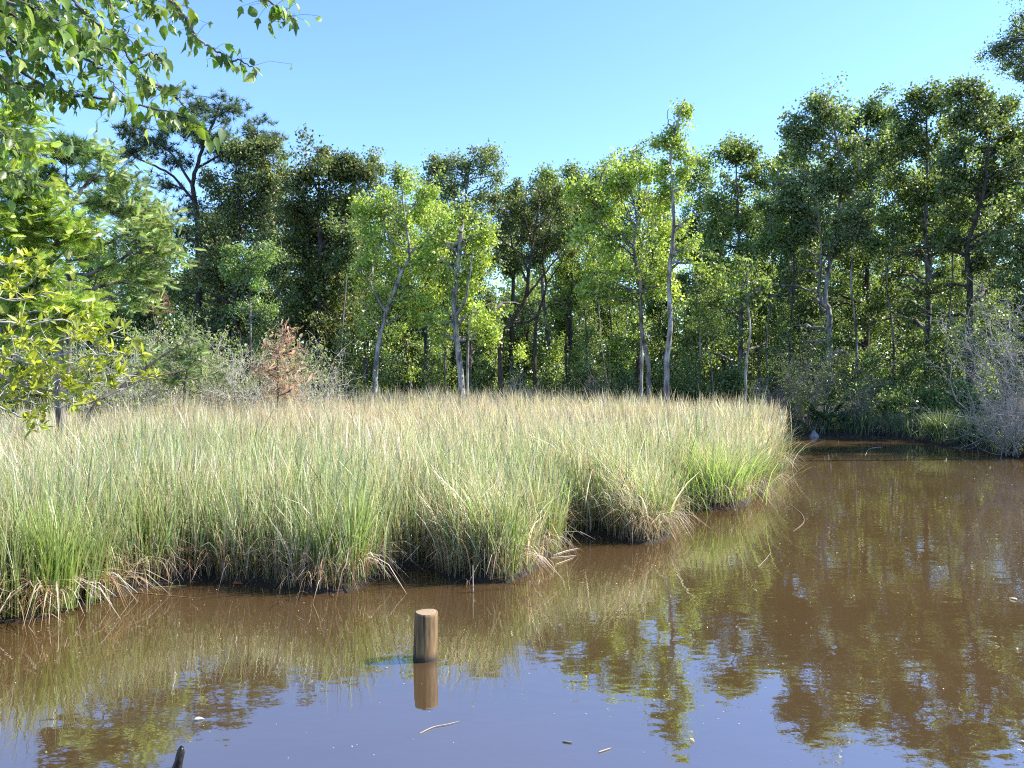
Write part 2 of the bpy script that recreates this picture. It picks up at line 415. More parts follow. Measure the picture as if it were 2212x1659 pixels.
def tussock(u, v, h, n, label, greens, spread=.16, deadn=60, lean=.32, wd=.011, group='grass tussocks at the water edge'):
    g = G(u, v); base = np.array([g[0], g[1], 0.0]); base[2] = max(gz(*g), .0) - .03
    root = thing('grass_tussock', base, label, 'grass clump', group)
    mb = MB(); n = int(n)
    r = np.abs(RS.normal(size=n)) * spread; a = RS.uniform(0, 6.283, n)
    b = base + np.stack([np.cos(a) * r, np.sin(a) * r, np.zeros(n)], -1)
    ln = RS.uniform(.05, 1, n) ** 1.3 * lean + r * .4
    blades(mb, b, h * RS.uniform(.55, 1.1, n), a + RS.normal(size=n) * .5, ln, RS.uniform(.0, .45, n) * (.4 + ln), wd * RS.uniform(.6, 1.3, n), pal(greens, n), 4, pal([greens[-1], (.42, .40, .2)], n))
    mb.build('blades', M_grass, root, base)
    mb = MB(); n = int(deadn)
    a = RS.uniform(0, 6.283, n); r = RS.uniform(.3, 1.2, n) * spread
    b = base + np.stack([np.cos(a) * r, np.sin(a) * r, np.full(n, .03)], -1)
    blades(mb, b, h * RS.uniform(.35, .7, n), a, RS.uniform(.5, 1.2, n), RS.uniform(.7, 1.25, n), wd * RS.uniform(.9, 1.4, n), pal([(.45, .36, .25), (.33, .21, .12), (.55, .48, .38)], n), 4)
    mb.build('dead_blades', M_dead, root, base)
    return root
BRIGHT = [(.20, .30, .05), (.26, .36, .08), (.33, .42, .13)]
MIDG = [(.16, .23, .05), (.21, .28, .08), (.28, .33, .12)]
tussock(112, 1322, 1.32, 330, 'upright bright green tussock at the left end of the bank above rusty arching leaves', BRIGHT, .15, 90)
tussock(205, 1298, 1.05, 150, 'thin tussock with pale curled dead leaves just right of the leftmost bright tussock', MIDG, .12, 70)
tussock(20, 1338, 1.15, 200, 'dark-based tussock cut by the left edge of the photo at the water', MIDG, .14, 60)
tussock(315, 1262, 1.15, 150, 'loose green tussock over the long reeds lying on the water', MIDG, .12, 40)
tussock(765, 1262, 1.15, 220, 'stiff green tussock on the bank to the left of the wooden post', BRIGHT, .14, 80)
tussock(700, 1268, .95, 140, 'leaning tussock with pale dead leaves touching the water left of the stiff green one', MIDG, .12, 60)
tussock(1085, 1245, 1.12, 260, 'dense olive tussock at the bank corner above and right of the wooden post', MIDG, .2, 60)
tussock(1180, 1196, 1.0, 160, 'tussock on the corner whose pale stalks lie out over the water', MIDG, .14, 50)
tussock(1420, 1158, 1.05, 220, 'tussock at the dark notch with bleached stalks drooping to the water', MIDG, .17, 80, .6)
tussock(1490, 1100, 1.1, 240, 'rounded tussock at the left foot of the brightest green clump', BRIGHT, .2, 80, .6)
tussock(1545, 1090, 1.25, 700, 'brightest and largest green clump at the right tip of the marsh', [(.27, .38, .08), (.33, .44, .12), (.40, .50, .18)], .40, 220, .75, .013)
tussock(1625, 1060, 1.1, 340, 'arching clump at the outer right tip with long stalks bowed onto the water', MIDG, .28, 160, .95, .012)
tussock(1665, 1010, 1.1, 240, 'tan clump on the marsh edge where the channel bends back', [(.36, .33, .17), (.45, .38, .25), (.3, .3, .12)], .28, 120, .8, .014)

# ------------------------------------------------------------------ trees
GRN_BRIGHT = [(.27, .36, .065), (.34, .42, .09), (.20, .28, .045), (.42, .46, .15), (.44, .48, .22)]
GRN_MID = [(.15, .21, .055), (.20, .26, .075), (.11, .16, .042), (.25, .30, .11), (.30, .34, .17)]
GRN_DARK = [(.125, .175, .06), (.175, .225, .085), (.095, .135, .045), (.28, .31, .17)]
GRN_GREY = [(.17, .205, .10), (.22, .255, .14), (.13, .165, .075), (.30, .33, .20)]
BRONZE = [(.10, .13, .045), (.135, .165, .06), (.19, .15, .055), (.07, .10, .03), (.11, .14, .05), (.16, .18, .09), (.08, .115, .035)]
OLIVE = [(.12, .14, .045), (.16, .18, .065), (.085, .105, .035)]
PINE = [(.10, .145, .065), (.13, .18, .085), (.08, .115, .05)]
CYP = [(.27, .34, .13), (.32, .38, .17), (.20, .27, .09)]
CYPB = [(.28, .36, .06), (.34, .42, .09), (.22, .30, .045)]

def leaves_for(mb, kind, C, d, size, npc, sig, palette, up=.5, flat=.8, jit=.2, DV=None, wgt=1.0):
    if kind == 'broad': npc = npc * 3.1; size = size * .92
    """C: cluster centres (K,3) + their outward directions"""
    K = len(C)
    if kind == 'broad':
        n = RS.poisson(npc * RS.uniform(.35, 1.4, K) * wgt); rep = np.repeat(np.arange(K), n); N = len(rep)
        sg = sig * RS.uniform(.5, 1.25, K)[rep][:, None]
        pos = C[rep] + np.clip(RS.normal(size=(N, 3)), -1.7, 1.7) * sg * np.array([1, 1, flat])
        if DV is not None:
            u_ = RS.random(N)[:, None]
            pos = C[rep] + DV[rep] * (.12 - .75 * u_ ** 1.2) + np.clip(RS.normal(size=(N, 3)), -1.8, 1.8) * sg * (.46 + .36 * u_) - np.array([0, 0, .10]) * (1 - u_)
        ct = np.exp(RS.normal(size=K) * .16)[rep][:, None]
        col = pal(palette, N, None, jit) * ct
        ax = nrm(RS.normal(size=(N, 3)) + np.array([0, 0, -.35])); nr = rdir(N, up)
        L = size * RS.uniform(.65, 1.25, N)
        inst(mb, KITE, pos, ax, nr, L, L * RS.uniform(.6, .85, N), col)
    elif kind == 'pine':
        n = RS.poisson(npc, K); rep = np.repeat(np.arange(K), n); N = len(rep)
        pos = C[rep] + RS.normal(size=(N, 3)) * sig * np.array([1, 1, .45])
        inst(mb, TUFT, pos, rdir(N, .9), rdir(N), size * RS.uniform(.75, 1.2, N), size * RS.uniform(.8, 1.1, N), pal(palette, N, None, jit))
    elif kind == 'wisp':
        n = RS.poisson(npc, K); rep = np.repeat(np.arange(K), n); N = len(rep)
        pos = C[rep] + RS.normal(size=(N, 3)) * sig
        L = size * RS.uniform(.6, 1.3, N)
        inst(mb, FROND, pos, nrm(RS.normal(size=(N, 3)) + np.array([0, 0, .7])), rdir(N), L, L * .7, pal(palette, N, None, jit))
    elif kind == 'feather':
        n = RS.poisson(npc, K); rep = np.repeat(np.arange(K), n); N = len(rep)
        pos = C[rep] + RS.normal(size=(N, 3)) * sig * np.array([1, 1, .8])
        ct = np.exp(RS.normal(size=K) * .15)[rep][:, None]
        ax = nrm(RS.normal(size=(N, 3)) * np.array([1, 1, .6]) + np.array([.4, -.1, -.1])); nr = rdir(N, .7)
        L = size * RS.uniform(.7, 1.25, N)
        inst(mb, FROND, pos, ax, nr, L, L, pal(palette, N, None, jit) * ct)

def tree(name, label, d, trunk, blobs, r0, bark, palette, leafmat=None, kind='broad', size=.15, npc=52, sig=.42, dens=2.2,
         forks=(), group='woodland trees round the marsh', cat='tree', r1=None, extra=0, dj=.35, tops=True, lift=.12, crownname='crown', skirt=False, bias=.4):
    s = d / F
    tp = [P(u, v, d) for u, v in trunk]
    bx, by = tp[0][0], d
    base = np.array([bx, by, gz(bx, by) - .08]); tp[0] = base.copy()
    for i in range(2, len(tp)): tp[i][1] += RS.normal() * .15
    root = thing(name, base, label, cat, group)
    r0 = r0 * .85
    nT = max(10, len(tp) * 5)
    tpath = smooth_path(tp, nT); tpath[1:] += RS.normal(size=(nT - 1, 3)) * r0 * .10
    r1 = r0 * .18 if r1 is None else r1
    tr = r0 + (r1 - r0) * np.linspace(0, 1, nT) ** .85
    tr[0] *= 1.35; tr[1] *= 1.1
    wb = MB(); tubes(wb, tpath[None], tr[None], 8)
    sk = [np.c_[tpath[2:], tr[2:]]]
    for fk in forks:
        fp = np.array([P(u, v, d) for u, v in fk])
        k = np.argmin(np.linalg.norm(tpath - fp[0], axis=1)); fp[0] = tpath[k]
        dy = RS.normal() * .8 * np.linspace(0, 1, len(fp)); fp[:, 1] += dy * (len(fp) > 1)
        n = len(fp) * 5; q = smooth_path(fp, n); q[1:] += RS.normal(size=(n - 1, 3)) * .02
        rr = np.linspace(tr[k] * .7, max(tr[k] * .2, .012), n)
        tubes(wb, q[None], rr[None], 6); sk.append(np.c_[q[2:], rr[2:]])
    sk = np.concatenate(sk)
    if kind == 'broad' and cat == 'tree':
        ex = []
        for bu, bv, ru, rv in blobs:
            for _k in range(2):
                a_ = RS.uniform(0, 6.283)
                ex.append((bu + math.cos(a_) * ru * 1.0, bv + (abs(math.sin(a_)) if RS.random() < .7 else -.55 * abs(math.sin(a_))) * rv * 1.0, ru * RS.uniform(.28, .55), rv * RS.uniform(.28, .55)))
        if skirt:
            vv = max(b[1] for b in blobs) + 30
            while vv < 790:
                tu = np.interp(vv, [t_[1] for t_ in trunk][::-1], [t_[0] for t_ in trunk][::-1])
                ex.append((tu + RS.normal() * 60, vv, RS.uniform(32, 60), RS.uniform(22, 36), 2.2)); vv += 30
        blobs = [(b[0], b[1], b[2] * .92, b[3] * .92) for b in blobs] + ex
    CC = []; WW = []; LA = []; LB = []; LR = []; TA = []; TB = []
    for bu, bv, ru, rv, *back in blobs:
        c = P(bu, bv, d); c[1] += RS.normal() * ru * s * dj + (bias * ru * s if cat == 'tree' else 0) + (back[0] if back else 0)
        R = np.array([ru * s, max(.5, .5 * (ru + rv)) * s * .95, rv * s])
        # main limb from the nearest lower point of the skeleton
        dz = c[2] - sk[:, 2]; sc = np.linalg.norm(sk[:, :3] - c, axis=1) + np.where(dz < .15 * R[2], 6, 0) + RS.random(len(sk)) * .4
        k = np.argmin(sc)
        lp = bez(sk[k:k + 1, :3], (c + np.array([0, 0, .25 * R[2]]))[None], 8, lift, .07)
        lr = np.linspace(min(sk[k, 3] * .75, .11), .022, 8)
        tubes(wb, lp, lr[None], 5)
        K = max(4, int(dens * 1.2 * math.pi * R[0] * R[2] * RS.uniform(.85, 1.15)))
        dirs = rdir(K); far_ = RS.random((K, 1)) < (.38 if kind == 'broad' else .1); rad = np.where(far_, RS.uniform(.9, 1.75, (K, 1)), RS.random((K, 1)) ** .5 * RS.uniform(.7, 1.1, (K, 1))); dirs[:, 2] *= np.where((dirs[:, 2] > .2) & (RS.random(K) < .3), 1.35, 1)
        T = c + dirs * rad * R
        CC.append(T); WW.append(np.where(far_[:, 0], .55, 1.0))
        j = RS.integers(3, 8, K)
        TA.append(lp[0][j]); TB.append(T)
    C = np.concatenate(CC); A = np.concatenate(TA); B = np.concatenate(TB)
    tw = bez(A, B, 5, .06, .08)
    L = np.linalg.norm(B - A, axis=1)
    rr = np.clip(.010 + .010 * L, .008, .032)[:, None] * np.linspace(1, .3, 5)[None]
    tubes(wb, tw, rr, 4)
    wb.build('trunk', bark, root, base, smooth=True)
    lb = MB()
    leaves_for(lb, kind, C, d, size, npc, sig, palette, DV=B - A, wgt=np.concatenate(WW))
    lb.build(crownname, leafmat or M_leaf, root, base)
    return root

# --- left side
tree('pine_tree', 'tall spreading pine with long bare limb reaching left against the sky', 46,
     [(420, 860), (428, 700), (430, 560), (428, 470), (424, 400), (440, 330), (465, 265), (480, 225)],
     [(470, 232, 60, 24), (410, 262, 60, 26), (345, 282, 40, 20), (270, 275, 32, 16), (262, 330, 36, 14), (300, 305, 36, 16), (352, 320, 40, 18), (545, 280, 50, 32), (450, 310, 60, 26), (505, 330, 60, 34), (590, 310, 24, 28), (385, 355, 40, 18), (350, 395, 26, 16), (400, 440, 44, 30), (385, 520, 40, 30)],
     .30, M_dark, PINE, M_needle, 'pine', .42, 12, .34, 2.6,
     forks=[[(425, 440), (380, 385), (320, 352), (255, 325)], [(432, 370), (500, 325), (570, 285)], [(424, 400), (370, 330), (290, 290)]])
tree('oak_tree', 'dense dark oak with a few bronze leaves beside the spreading pine', 44,
     [(505, 860), (508, 650), (515, 480), (512, 360)],
     [(515, 385, 70, 50), (560, 315, 40, 34), (590, 350, 34, 36), (530, 330, 44, 36), (490, 445, 90, 60), (560, 430, 60, 60), (455, 520, 85, 70), (550, 520, 70, 70), (470, 610, 90, 70), (550, 620, 60, 70), (430, 690, 70, 50), (500, 700, 70, 50)],
     .26, M_dark, GRN_DARK + [(.14, .10, .03)], M_glossy, skirt=True, kind='broad', size=.17, npc=58, sig=.42, dens=2.4)
tree('magnolia_tree', 'broad dark tree full of rusty bronze leaves left of the leaning pale trunk', 42,
     [(690, 860), (692, 640), (688, 470), (690, 340)],
     [(690, 335, 55, 40), (650, 385, 60, 55), (735, 375, 60, 55), (640, 460, 62, 65), (745, 465, 62, 65), (690, 500, 80, 70), (640, 560, 60, 70), (740, 580, 60, 80), (690, 650, 90, 60), (640, 690, 60, 50)],
     .27, M_dark, BRONZE, M_glossy, skirt=True, kind='broad', size=.19, npc=58, sig=.42, dens=2.6)
tree('maple_tree', 'bright yellow-green maple on a slender pale trunk that leans right', 36,
     [(806, 862), (815, 760), (835, 672), (868, 595), (886, 548), (878, 490), (872, 430), (868, 390)],
     [(868, 400, 55, 40), (830, 445, 55, 50), (910, 440, 55, 55), (860, 500, 70, 55), (800, 520, 40, 60), (935, 510, 40, 50), (900, 570, 60, 50), (820, 590, 55, 50), (905, 650, 60, 45), (800, 660, 40, 40)],
     .15, M_pale, GRN_BRIGHT, None, 'broad', .15, 44, .36, 2.1, bias=1.0,
     forks=[[(886, 548), (925, 520), (955, 480), (965, 440)], [(872, 500), (835, 455), (830, 420)], [(838, 670), (815, 640), (805, 600)], [(880, 470), (905, 430), (910, 395)], [(886, 548), (850, 520), (800, 500)]])
tree('maple_tree', 'small fresh green sapling low in front of the bronze tree', 34,
     [(540, 860), (542, 700), (538, 600), (540, 540)],
     [(520, 545, 36, 26), (565, 530, 34, 26), (540, 590, 44, 28), (500, 580, 24, 20), (545, 650, 40, 26)],
     .07, M_grey, [(.22, .30, .10), (.17, .25, .08), (.26, .33, .13)], None, 'broad', .11, 40, .3, 2.2)
tree('gum_tree', 'bright green tree around a tall snapped pale trunk at the middle', 35,
     [(1004, 800), (985, 705), (982, 640), (990, 570), (997, 505)],
     [(965, 480, 40, 45), (1020, 560, 40, 60), (945, 570, 38, 60), (985, 610, 46, 60), (1040, 520, 30, 40), (960, 680, 50, 50), (1030, 680, 46, 50)],
     .17, M_pale, GRN_BRIGHT, None, 'broad', .15, 42, .34, 2.0, r1=.10, forks=[[(985, 690), (1010, 640), (1022, 560)]])
tree('gum_tree', 'thin straight pale pole trunk close behind the snapped pale trunk', 36,
     [(1008, 800), (1012, 690), (1022, 600), (1030, 500)],
     [(1030, 470, 34, 40), (1050, 560, 30, 44)],
     .085, M_pale, GRN_MID, None, 'broad', .15, 40, .34, 1.8)
tree('tupelo_tree', 'tall grey-green tree whose airy crown peaks above the middle of the treeline', 47,
     [(1015, 840), (1010, 600), (1005, 450), (1015, 350)],
     [(1035, 335, 36, 24), (975, 350, 38, 30), (1060, 365, 22, 30), (940, 365, 12, 30), (1005, 375, 50, 34), (960, 420, 55, 50), (1050, 425, 50, 45), (1005, 470, 80, 55), (960, 530, 60, 50), (1050, 530, 50, 50)],
     .22, M_grey, GRN_GREY, None, skirt=True, kind='broad', size=.16, npc=48, sig=.40, dens=2.2)
tree('live_oak', 'dark twisting many-stemmed oak silhouetted in the gap at the centre', 38,
     [(1085, 830), (1083, 745), (1105, 695), (1135, 645), (1142, 590), (1150, 530), (1160, 470), (1165, 420)],
     [(1160, 405, 55, 26), (1105, 425, 45, 28), (1210, 420, 45, 28), (1240, 460, 34, 34), (1075, 470, 34, 34), (1165, 450, 60, 24), (1215, 505, 34, 28), (1085, 540, 28, 26), (1050, 500, 30, 30)],
     .19, M_dark, OLIVE, M_glossy, 'broad', .12, 44, .30, 1.35, bias=1.1,
     forks=[[(1140, 610), (1112, 550), (1098, 490), (1090, 440)], [(1146, 560), (1180, 505), (1205, 450)], [(1136, 640), (1170, 600), (1215, 540), (1240, 480)], [(1105, 695), (1150, 690), (1195, 655), (1230, 665)],
            [(1150, 530), (1135, 480), (1130, 430)], [(1112, 550), (1080, 510), (1070, 470)], [(1142, 590), (1125, 530), (1128, 470)], [(1180, 505), (1190, 455), (1180, 410)], [(1215, 540), (1245, 510), (1255, 460)]])
tree('live_oak', 'second dark crooked oak stem just right of the twisting oak', 39,
     [(1158, 835), (1155, 760), (1160, 690), (1180, 620), (1172, 560), (1190, 490)],
     [(1190, 470, 50, 36), (1225, 520, 34, 34), (1150, 500, 30, 30)],
     .14, M_dark, OLIVE, M_glossy, 'broad', .12, 44, .30, 1.3, bias=1.1, forks=[[(1176, 560), (1160, 510), (1150, 450)], [(1185, 520), (1200, 470), (1205, 430)], [(1175, 610), (1210, 570), (1230, 530)]])
tree('gum_tree', 'bright green spreading tree on a grey trunk left of the tall bare-topped pole', 33,
     [(1404, 885), (1400, 800), (1388, 700), (1380, 600), (1370, 535), (1374, 470), (1358, 395)],
     [(1300, 385, 50, 36), (1355, 365, 50, 34), (1280, 440, 45, 40), (1340, 430, 55, 45), (1400, 430, 50, 50), (1300, 510, 52, 45), (1360, 520, 50, 45), (1420, 530, 40, 55), (1330, 590, 60, 45), (1405, 620, 50, 45), (1280, 600, 40, 40), (1255, 400, 26, 30)],
     .155, M_grey, GRN_BRIGHT, None, 'broad', .145, 42, .36, 2.2,
     forks=[[(1372, 540), (1335, 505), (1300, 490), (1285, 450)], [(1386, 640), (1400, 590), (1425, 540)], [(1374, 470), (1400, 430), (1410, 380)], [(1372, 500), (1340, 440), (1335, 390)]], bias=.9)
tree('gum_tree', 'tallest pole-like tree with pale lower trunk and thin leafy top against the sky', 32,
     [(1441, 892), (1440, 800), (1446, 700), (1447, 600), (1452, 500), (1450, 400), (1447, 335), (1455, 285), (1470, 240), (1478, 215)],
     [(1464, 275, 18, 16), (1480, 312, 20, 20), (1432, 300, 16, 18), (1488, 350, 24, 24), (1428, 350, 20, 22), (1484, 415, 30, 36), (1424, 420, 22, 36), (1480, 500, 26, 40), (1505, 540, 30, 36), (1478, 236, 6, 10)],
     .16, M_pale, GRN_BRIGHT, None, 'broad', .13, 24, .26, 1.9, bias=.9, r1=.025,
     forks=[[(1448, 345), (1470, 335), (1492, 325)], [(1450, 400), (1475, 380), (1490, 360)], [(1455, 285), (1438, 275), (1432, 255)], [(1452, 500), (1480, 480), (1495, 470)]])
tree('dead_tree', 'thin mottled dead trunk close against the left side of the grey leaning trunk', 34,
     [(1385, 880), (1386, 800), (1384, 730), (1382, 690)], [(1380, 690, 16, 20)], .085, M_pale, GRN_MID, None, 'broad', .13, 18, .3, 2.0, r1=.05)
tree('gum_tree', 'slim white trunk standing alone at the right end of the marsh', 31,
     [(1612, 892), (1611, 800), (1615, 720), (1613, 640), (1618, 560)],
     [(1612, 575, 30, 26), (1636, 610, 20, 26), (1594, 625, 20, 26)],
     .085, M_pale, GRN_MID, None, 'broad', .13, 26, .3, 1.5, bias=.9)
tree('gum_tree', 'thin crooked dark sapling between the pale pole and the slim white trunk', 33,
     [(1545, 880), (1538, 800), (1528, 740), (1530, 640)],
     [(1530, 600, 36, 50), (1550, 680, 36, 40)], .05, M_grey, GRN_MID, None, 'broad', .14, 42, .34, 2.0)
tree('oak_tree', 'round-topped dark green tree in the dip right of the tall pole', 41,
     [(1598, 860), (1600, 640), (1592, 470), (1590, 330)],
     [(1595, 310, 40, 26), (1560, 345, 40, 34), (1630, 345, 36, 38), (1590, 395, 60, 42), (1560, 470, 50, 50), (1630, 480, 50, 60), (1590, 540, 60, 45)],
     .19, M_grey, GRN_DARK + GRN_MID, None, skirt=True, kind='broad', size=.16, npc=54, sig=.40, dens=2.3)
tree('sweetgum_tree', 'tall forked pale-trunked tree with the airy crown at right of centre', 38,
     [(1790, 870), (1791, 700), (1783, 640), (1795, 560), (1812, 470), (1818, 380), (1800, 290), (1782, 210)],
     [(1782, 205, 42, 28), (1755, 250, 46, 32), (1815, 255, 40, 36), (1720, 300, 40, 34), (1780, 320, 62, 42), (1845, 330, 50, 40), (1730, 380, 56, 45), (1800, 410, 70, 50), (1700, 450, 46, 50), (1760, 490, 70, 50), (1840, 500, 50, 50)],
     .20, M_pale, GRN_GREY + GRN_DARK, None, skirt=True, kind='broad', size=.17, npc=50, sig=.42, dens=2.2, forks=[[(1790, 680), (1765, 630), (1768, 540), (1755, 440)], [(1812, 470), (1835, 400), (1850, 320)]])
tree('oak_tree', 'dark purplish-topped tree wedged between the two tall right-hand crowns', 41,
     [(1870, 860), (1872, 600), (1865, 430), (1870, 280)],
     [(1880, 225, 50, 32), (1850, 265, 40, 30), (1915, 260, 34, 34), (1875, 310, 56, 40), (1920, 350, 46, 46), (1870, 400, 60, 50), (1900, 480, 60, 55), (1860, 560, 60, 50)],
     .20, M_dark, GRN_DARK, None, skirt=True, kind='broad', size=.17, npc=54, sig=.42, dens=2.3)
tree('sweetgum_tree', 'high pale-topped tree with yellowish uppermost leaves near the right', 37,
     [(1998, 880), (2005, 680), (1995, 500), (2000, 350), (1998, 230)],
     [(1998, 200, 34, 34), (1970, 250, 40, 40), (2030, 235, 40, 36), (1950, 320, 46, 46), (2010, 310, 60, 46), (1960, 400, 60, 50), (2030, 400, 60, 50), (1985, 490, 70, 50), (2040, 500, 50, 50)],
     .20, M_grey, [(.16, .19, .06), (.10, .14, .04), (.07, .105, .03), (.20, .22, .09)], None, skirt=True, kind='broad', size=.16, npc=50, sig=.40, dens=2.2)
tree('oak_tree', 'big dark tree filling the right side below the overhanging twigs', 34,
     [(2098, 880), (2095, 650), (2090, 540), (2110, 420), (2130, 260)],
     [(2075, 210, 46, 36), (2130, 210, 50, 40), (2185, 250, 50, 46), (2100, 280, 60, 46), (2165, 320, 60, 50), (2215, 350, 50, 60), (2080, 370, 56, 50), (2150, 410, 70, 55), (2215, 450, 60, 60), (2090, 470, 50, 50), (2160, 520, 60, 50)],
     .21, M_dark, GRN_DARK + OLIVE, M_glossy, skirt=True, kind='broad', size=.15, npc=54, sig=.40, dens=2.2)
tree('oak_tree', 'dark leaning tree cut by the right edge behind the silver bare bush', 31,
     [(2230, 900), (2220, 700), (2235, 520), (2250, 380)],
     [(2230, 420, 60, 70), (2200, 540, 50, 50), (2260, 560, 60, 60), (2190, 620, 50, 40), (2240, 300, 50, 60), (2290, 480, 60, 90)],
     .20, M_dark, GRN_DARK, M_glossy, skirt=True, kind='broad', size=.14, npc=54, sig=.38, dens=2.2)
tree('oak_tree', 'near tree whose dark twigs hang into the top right corner of the sky', 23,
     [(2520, 900), (2480, 500), (2400, 200), (2350, 40)],
     [(2170, 105, 46, 18), (2195, 60, 30, 28), (2215, 10, 34, 40), (2140, 110, 24, 10), (2215, 130, 40, 22), (2290, 60, 60, 60), (2205, 165, 24, 16), (2330, 160, 50, 40)],
     .20, M_dark, GRN_DARK + GRN_GREY, None, 'broad', .07, 40, .24, 4.0, forks=[[(2400, 200), (2300, 140), (2230, 110), (2150, 112)], [(2350, 100), (2270, 40), (2200, 20)]])

tree('oak_tree', 'broad tree on the right bank whose shade lies over the far water', 26,
     [(2640, 900), (2640, 600), (2650, 300), (2650, 120)], [(2640, 140, 120, 80), (2560, 230, 110, 80), (2720, 230, 110, 80), (2640, 330, 140, 90), (2560, 430, 100, 80), (2720, 430, 110, 80), (2640, 540, 130, 80), (2560, 640, 100, 80), (2700, 660, 100, 80)],
     .25, M_dark, GRN_DARK, None, skirt=True, kind='broad', size=.16, npc=50, sig=.4, dens=2.0)
tree('oak_tree', 'tree further along the right bank beyond the edge of the photo', 30,
     [(2480, 900), (2480, 600), (2470, 400)], [(2440, 330, 80, 70), (2520, 330, 80, 70), (2440, 440, 80, 70), (2530, 450, 90, 80), (2450, 580, 90, 80), (2540, 600, 80, 80), (2480, 720, 90, 70)],
     .22, M_dark, GRN_DARK, None, skirt=True, kind='broad', size=.16, npc=50, sig=.4, dens=2.0)
# --- left, nearer
tree('young_pine', 'young long-needled pine with a plume of bright needles against the sky at left', 22,
     [(148, 880), (150, 650), (148, 480), (145, 400), (145, 330)],
     [(145, 312, 34, 24), (112, 325, 22, 16), (180, 330, 22, 16), (145, 345, 36, 20), (218, 352, 18, 14), (95, 372, 24, 16), (196, 396, 26, 18), (120, 410, 24, 16), (235, 410, 22, 14)],
     .10, M_grey, [(.13, .21, .06), (.17, .26, .08), (.10, .17, .05)], M_needle, 'pine', .30, 9, .12, 8,
     forks=[[(148, 480), (175, 420), (215, 365)], [(148, 470), (120, 410), (95, 370)], [(146, 420), (165, 370), (180, 340)]])
tree('cypress_tree', 'feathery pale green cypress with bare grey limbs spreading right at left', 18,
     [(132, 890), (128, 760), (135, 640), (140, 560), (150, 480), (180, 420), (230, 360)],
     [(255, 385, 44, 26), (300, 430, 44, 26), (230, 440, 56, 30), (310, 480, 50, 26), (200, 500, 50, 30), (280, 520, 60, 30), (345, 540, 36, 22), (240, 570, 60, 26), (320, 590, 50, 20), (210, 330, 20, 30), (280, 640, 40, 16), (180, 430, 40, 30)],
     .14, M_grey, CYP, M_leaf, 'feather', .24, 34, .17, 8.5,
     forks=[[(136, 640), (200, 615), (270, 600), (330, 590)], [(140, 580), (200, 545), (270, 500), (320, 480)], [(150, 490), (210, 450), (260, 400)], [(132, 660), (190, 640), (250, 655), (300, 640)], [(138, 600), (220, 585), (300, 540), (350, 535)], [(134, 640), (185, 660), (235, 640)]])
tree('cypress_tree', 'brilliant yellow-green feathery cypress boughs coming in from the left edge', 9.5,
     [(-260, 900), (-262, 600), (-255, 300), (-250, 0)],
     [(-40, 270, 70, 34), (30, 235, 40, 22), (-30, 370, 70, 40), (45, 390, 50, 26), (75, 425, 40, 18), (20, 480, 70, 34), (100, 490, 50, 18), (135, 500, 34, 12), (0, 560, 80, 34), (70, 570, 56, 24), (20, 640, 70, 30), (110, 665, 56, 16), (165, 668, 34, 12), (60, 700, 60, 20), (-120, 450, 80, 120), (-120, 250, 80, 100), (40, 320, 30, 16)],
     .16, M_grey, CYPB, M_leaf, 'feather', .18, 36, .12, 22,
     forks=[[(-260, 480), (-120, 450), (20, 480), (120, 500)], [(-260, 600), (-120, 600), (20, 640), (150, 668)], [(-258, 400), (-120, 370), (0, 370), (70, 420)], [(-256, 300), (-120, 280), (20, 240)]])
tree('cypress_tree', 'low soft green cypress bush behind the tan grass left of the tan-orange sapling', 24,
     [(395, 880), (400, 830), (405, 780), (410, 730)],
     [(410, 740, 46, 26), (370, 770, 46, 26), (430, 785, 36, 22), (335, 790, 34, 22), (380, 815, 60, 20)],
     .06, M_grey, [(.17, .25, .08), (.22, .29, .11), (.14, .20, .06)], M_needle, 'feather', .26, 16, .17, 6)

# --- rust-coloured dead saplings
tree('dead_sapling', 'larger tan-orange feathery dead sapling standing above the tan grass', 25,
     [(598, 900), (600, 830), (602, 760), (612, 712)],
     [(616, 728, 12, 18), (596, 762, 26, 22), (628, 765, 20, 22), (600, 798, 38, 22), (572, 805, 20, 16), (640, 805, 18, 18), (600, 840, 34, 20), (630, 845, 22, 16)],
     .035, M_dark, [(.58, .40, .28), (.62, .46, .34), (.48, .31, .20)], M_dead, 'wisp', .17, 26, .19, 9, cat='sapling', group='rust-coloured dead saplings')
tree('dead_sapling', 'small brown dead sapling top at the foot of the pale green cypress', 26,
     [(338, 880), (340, 760), (346, 690), (354, 632)],
     [(352, 640, 12, 12), (342, 660, 20, 12), (334, 680, 20, 10), (360, 665, 10, 10)],
     .03, M_dark, [(.33, .20, .13), (.27, .15, .10)], M_dead, 'wisp', .15, 11, .11, 9, cat='sapling', group='rust-coloured dead saplings')

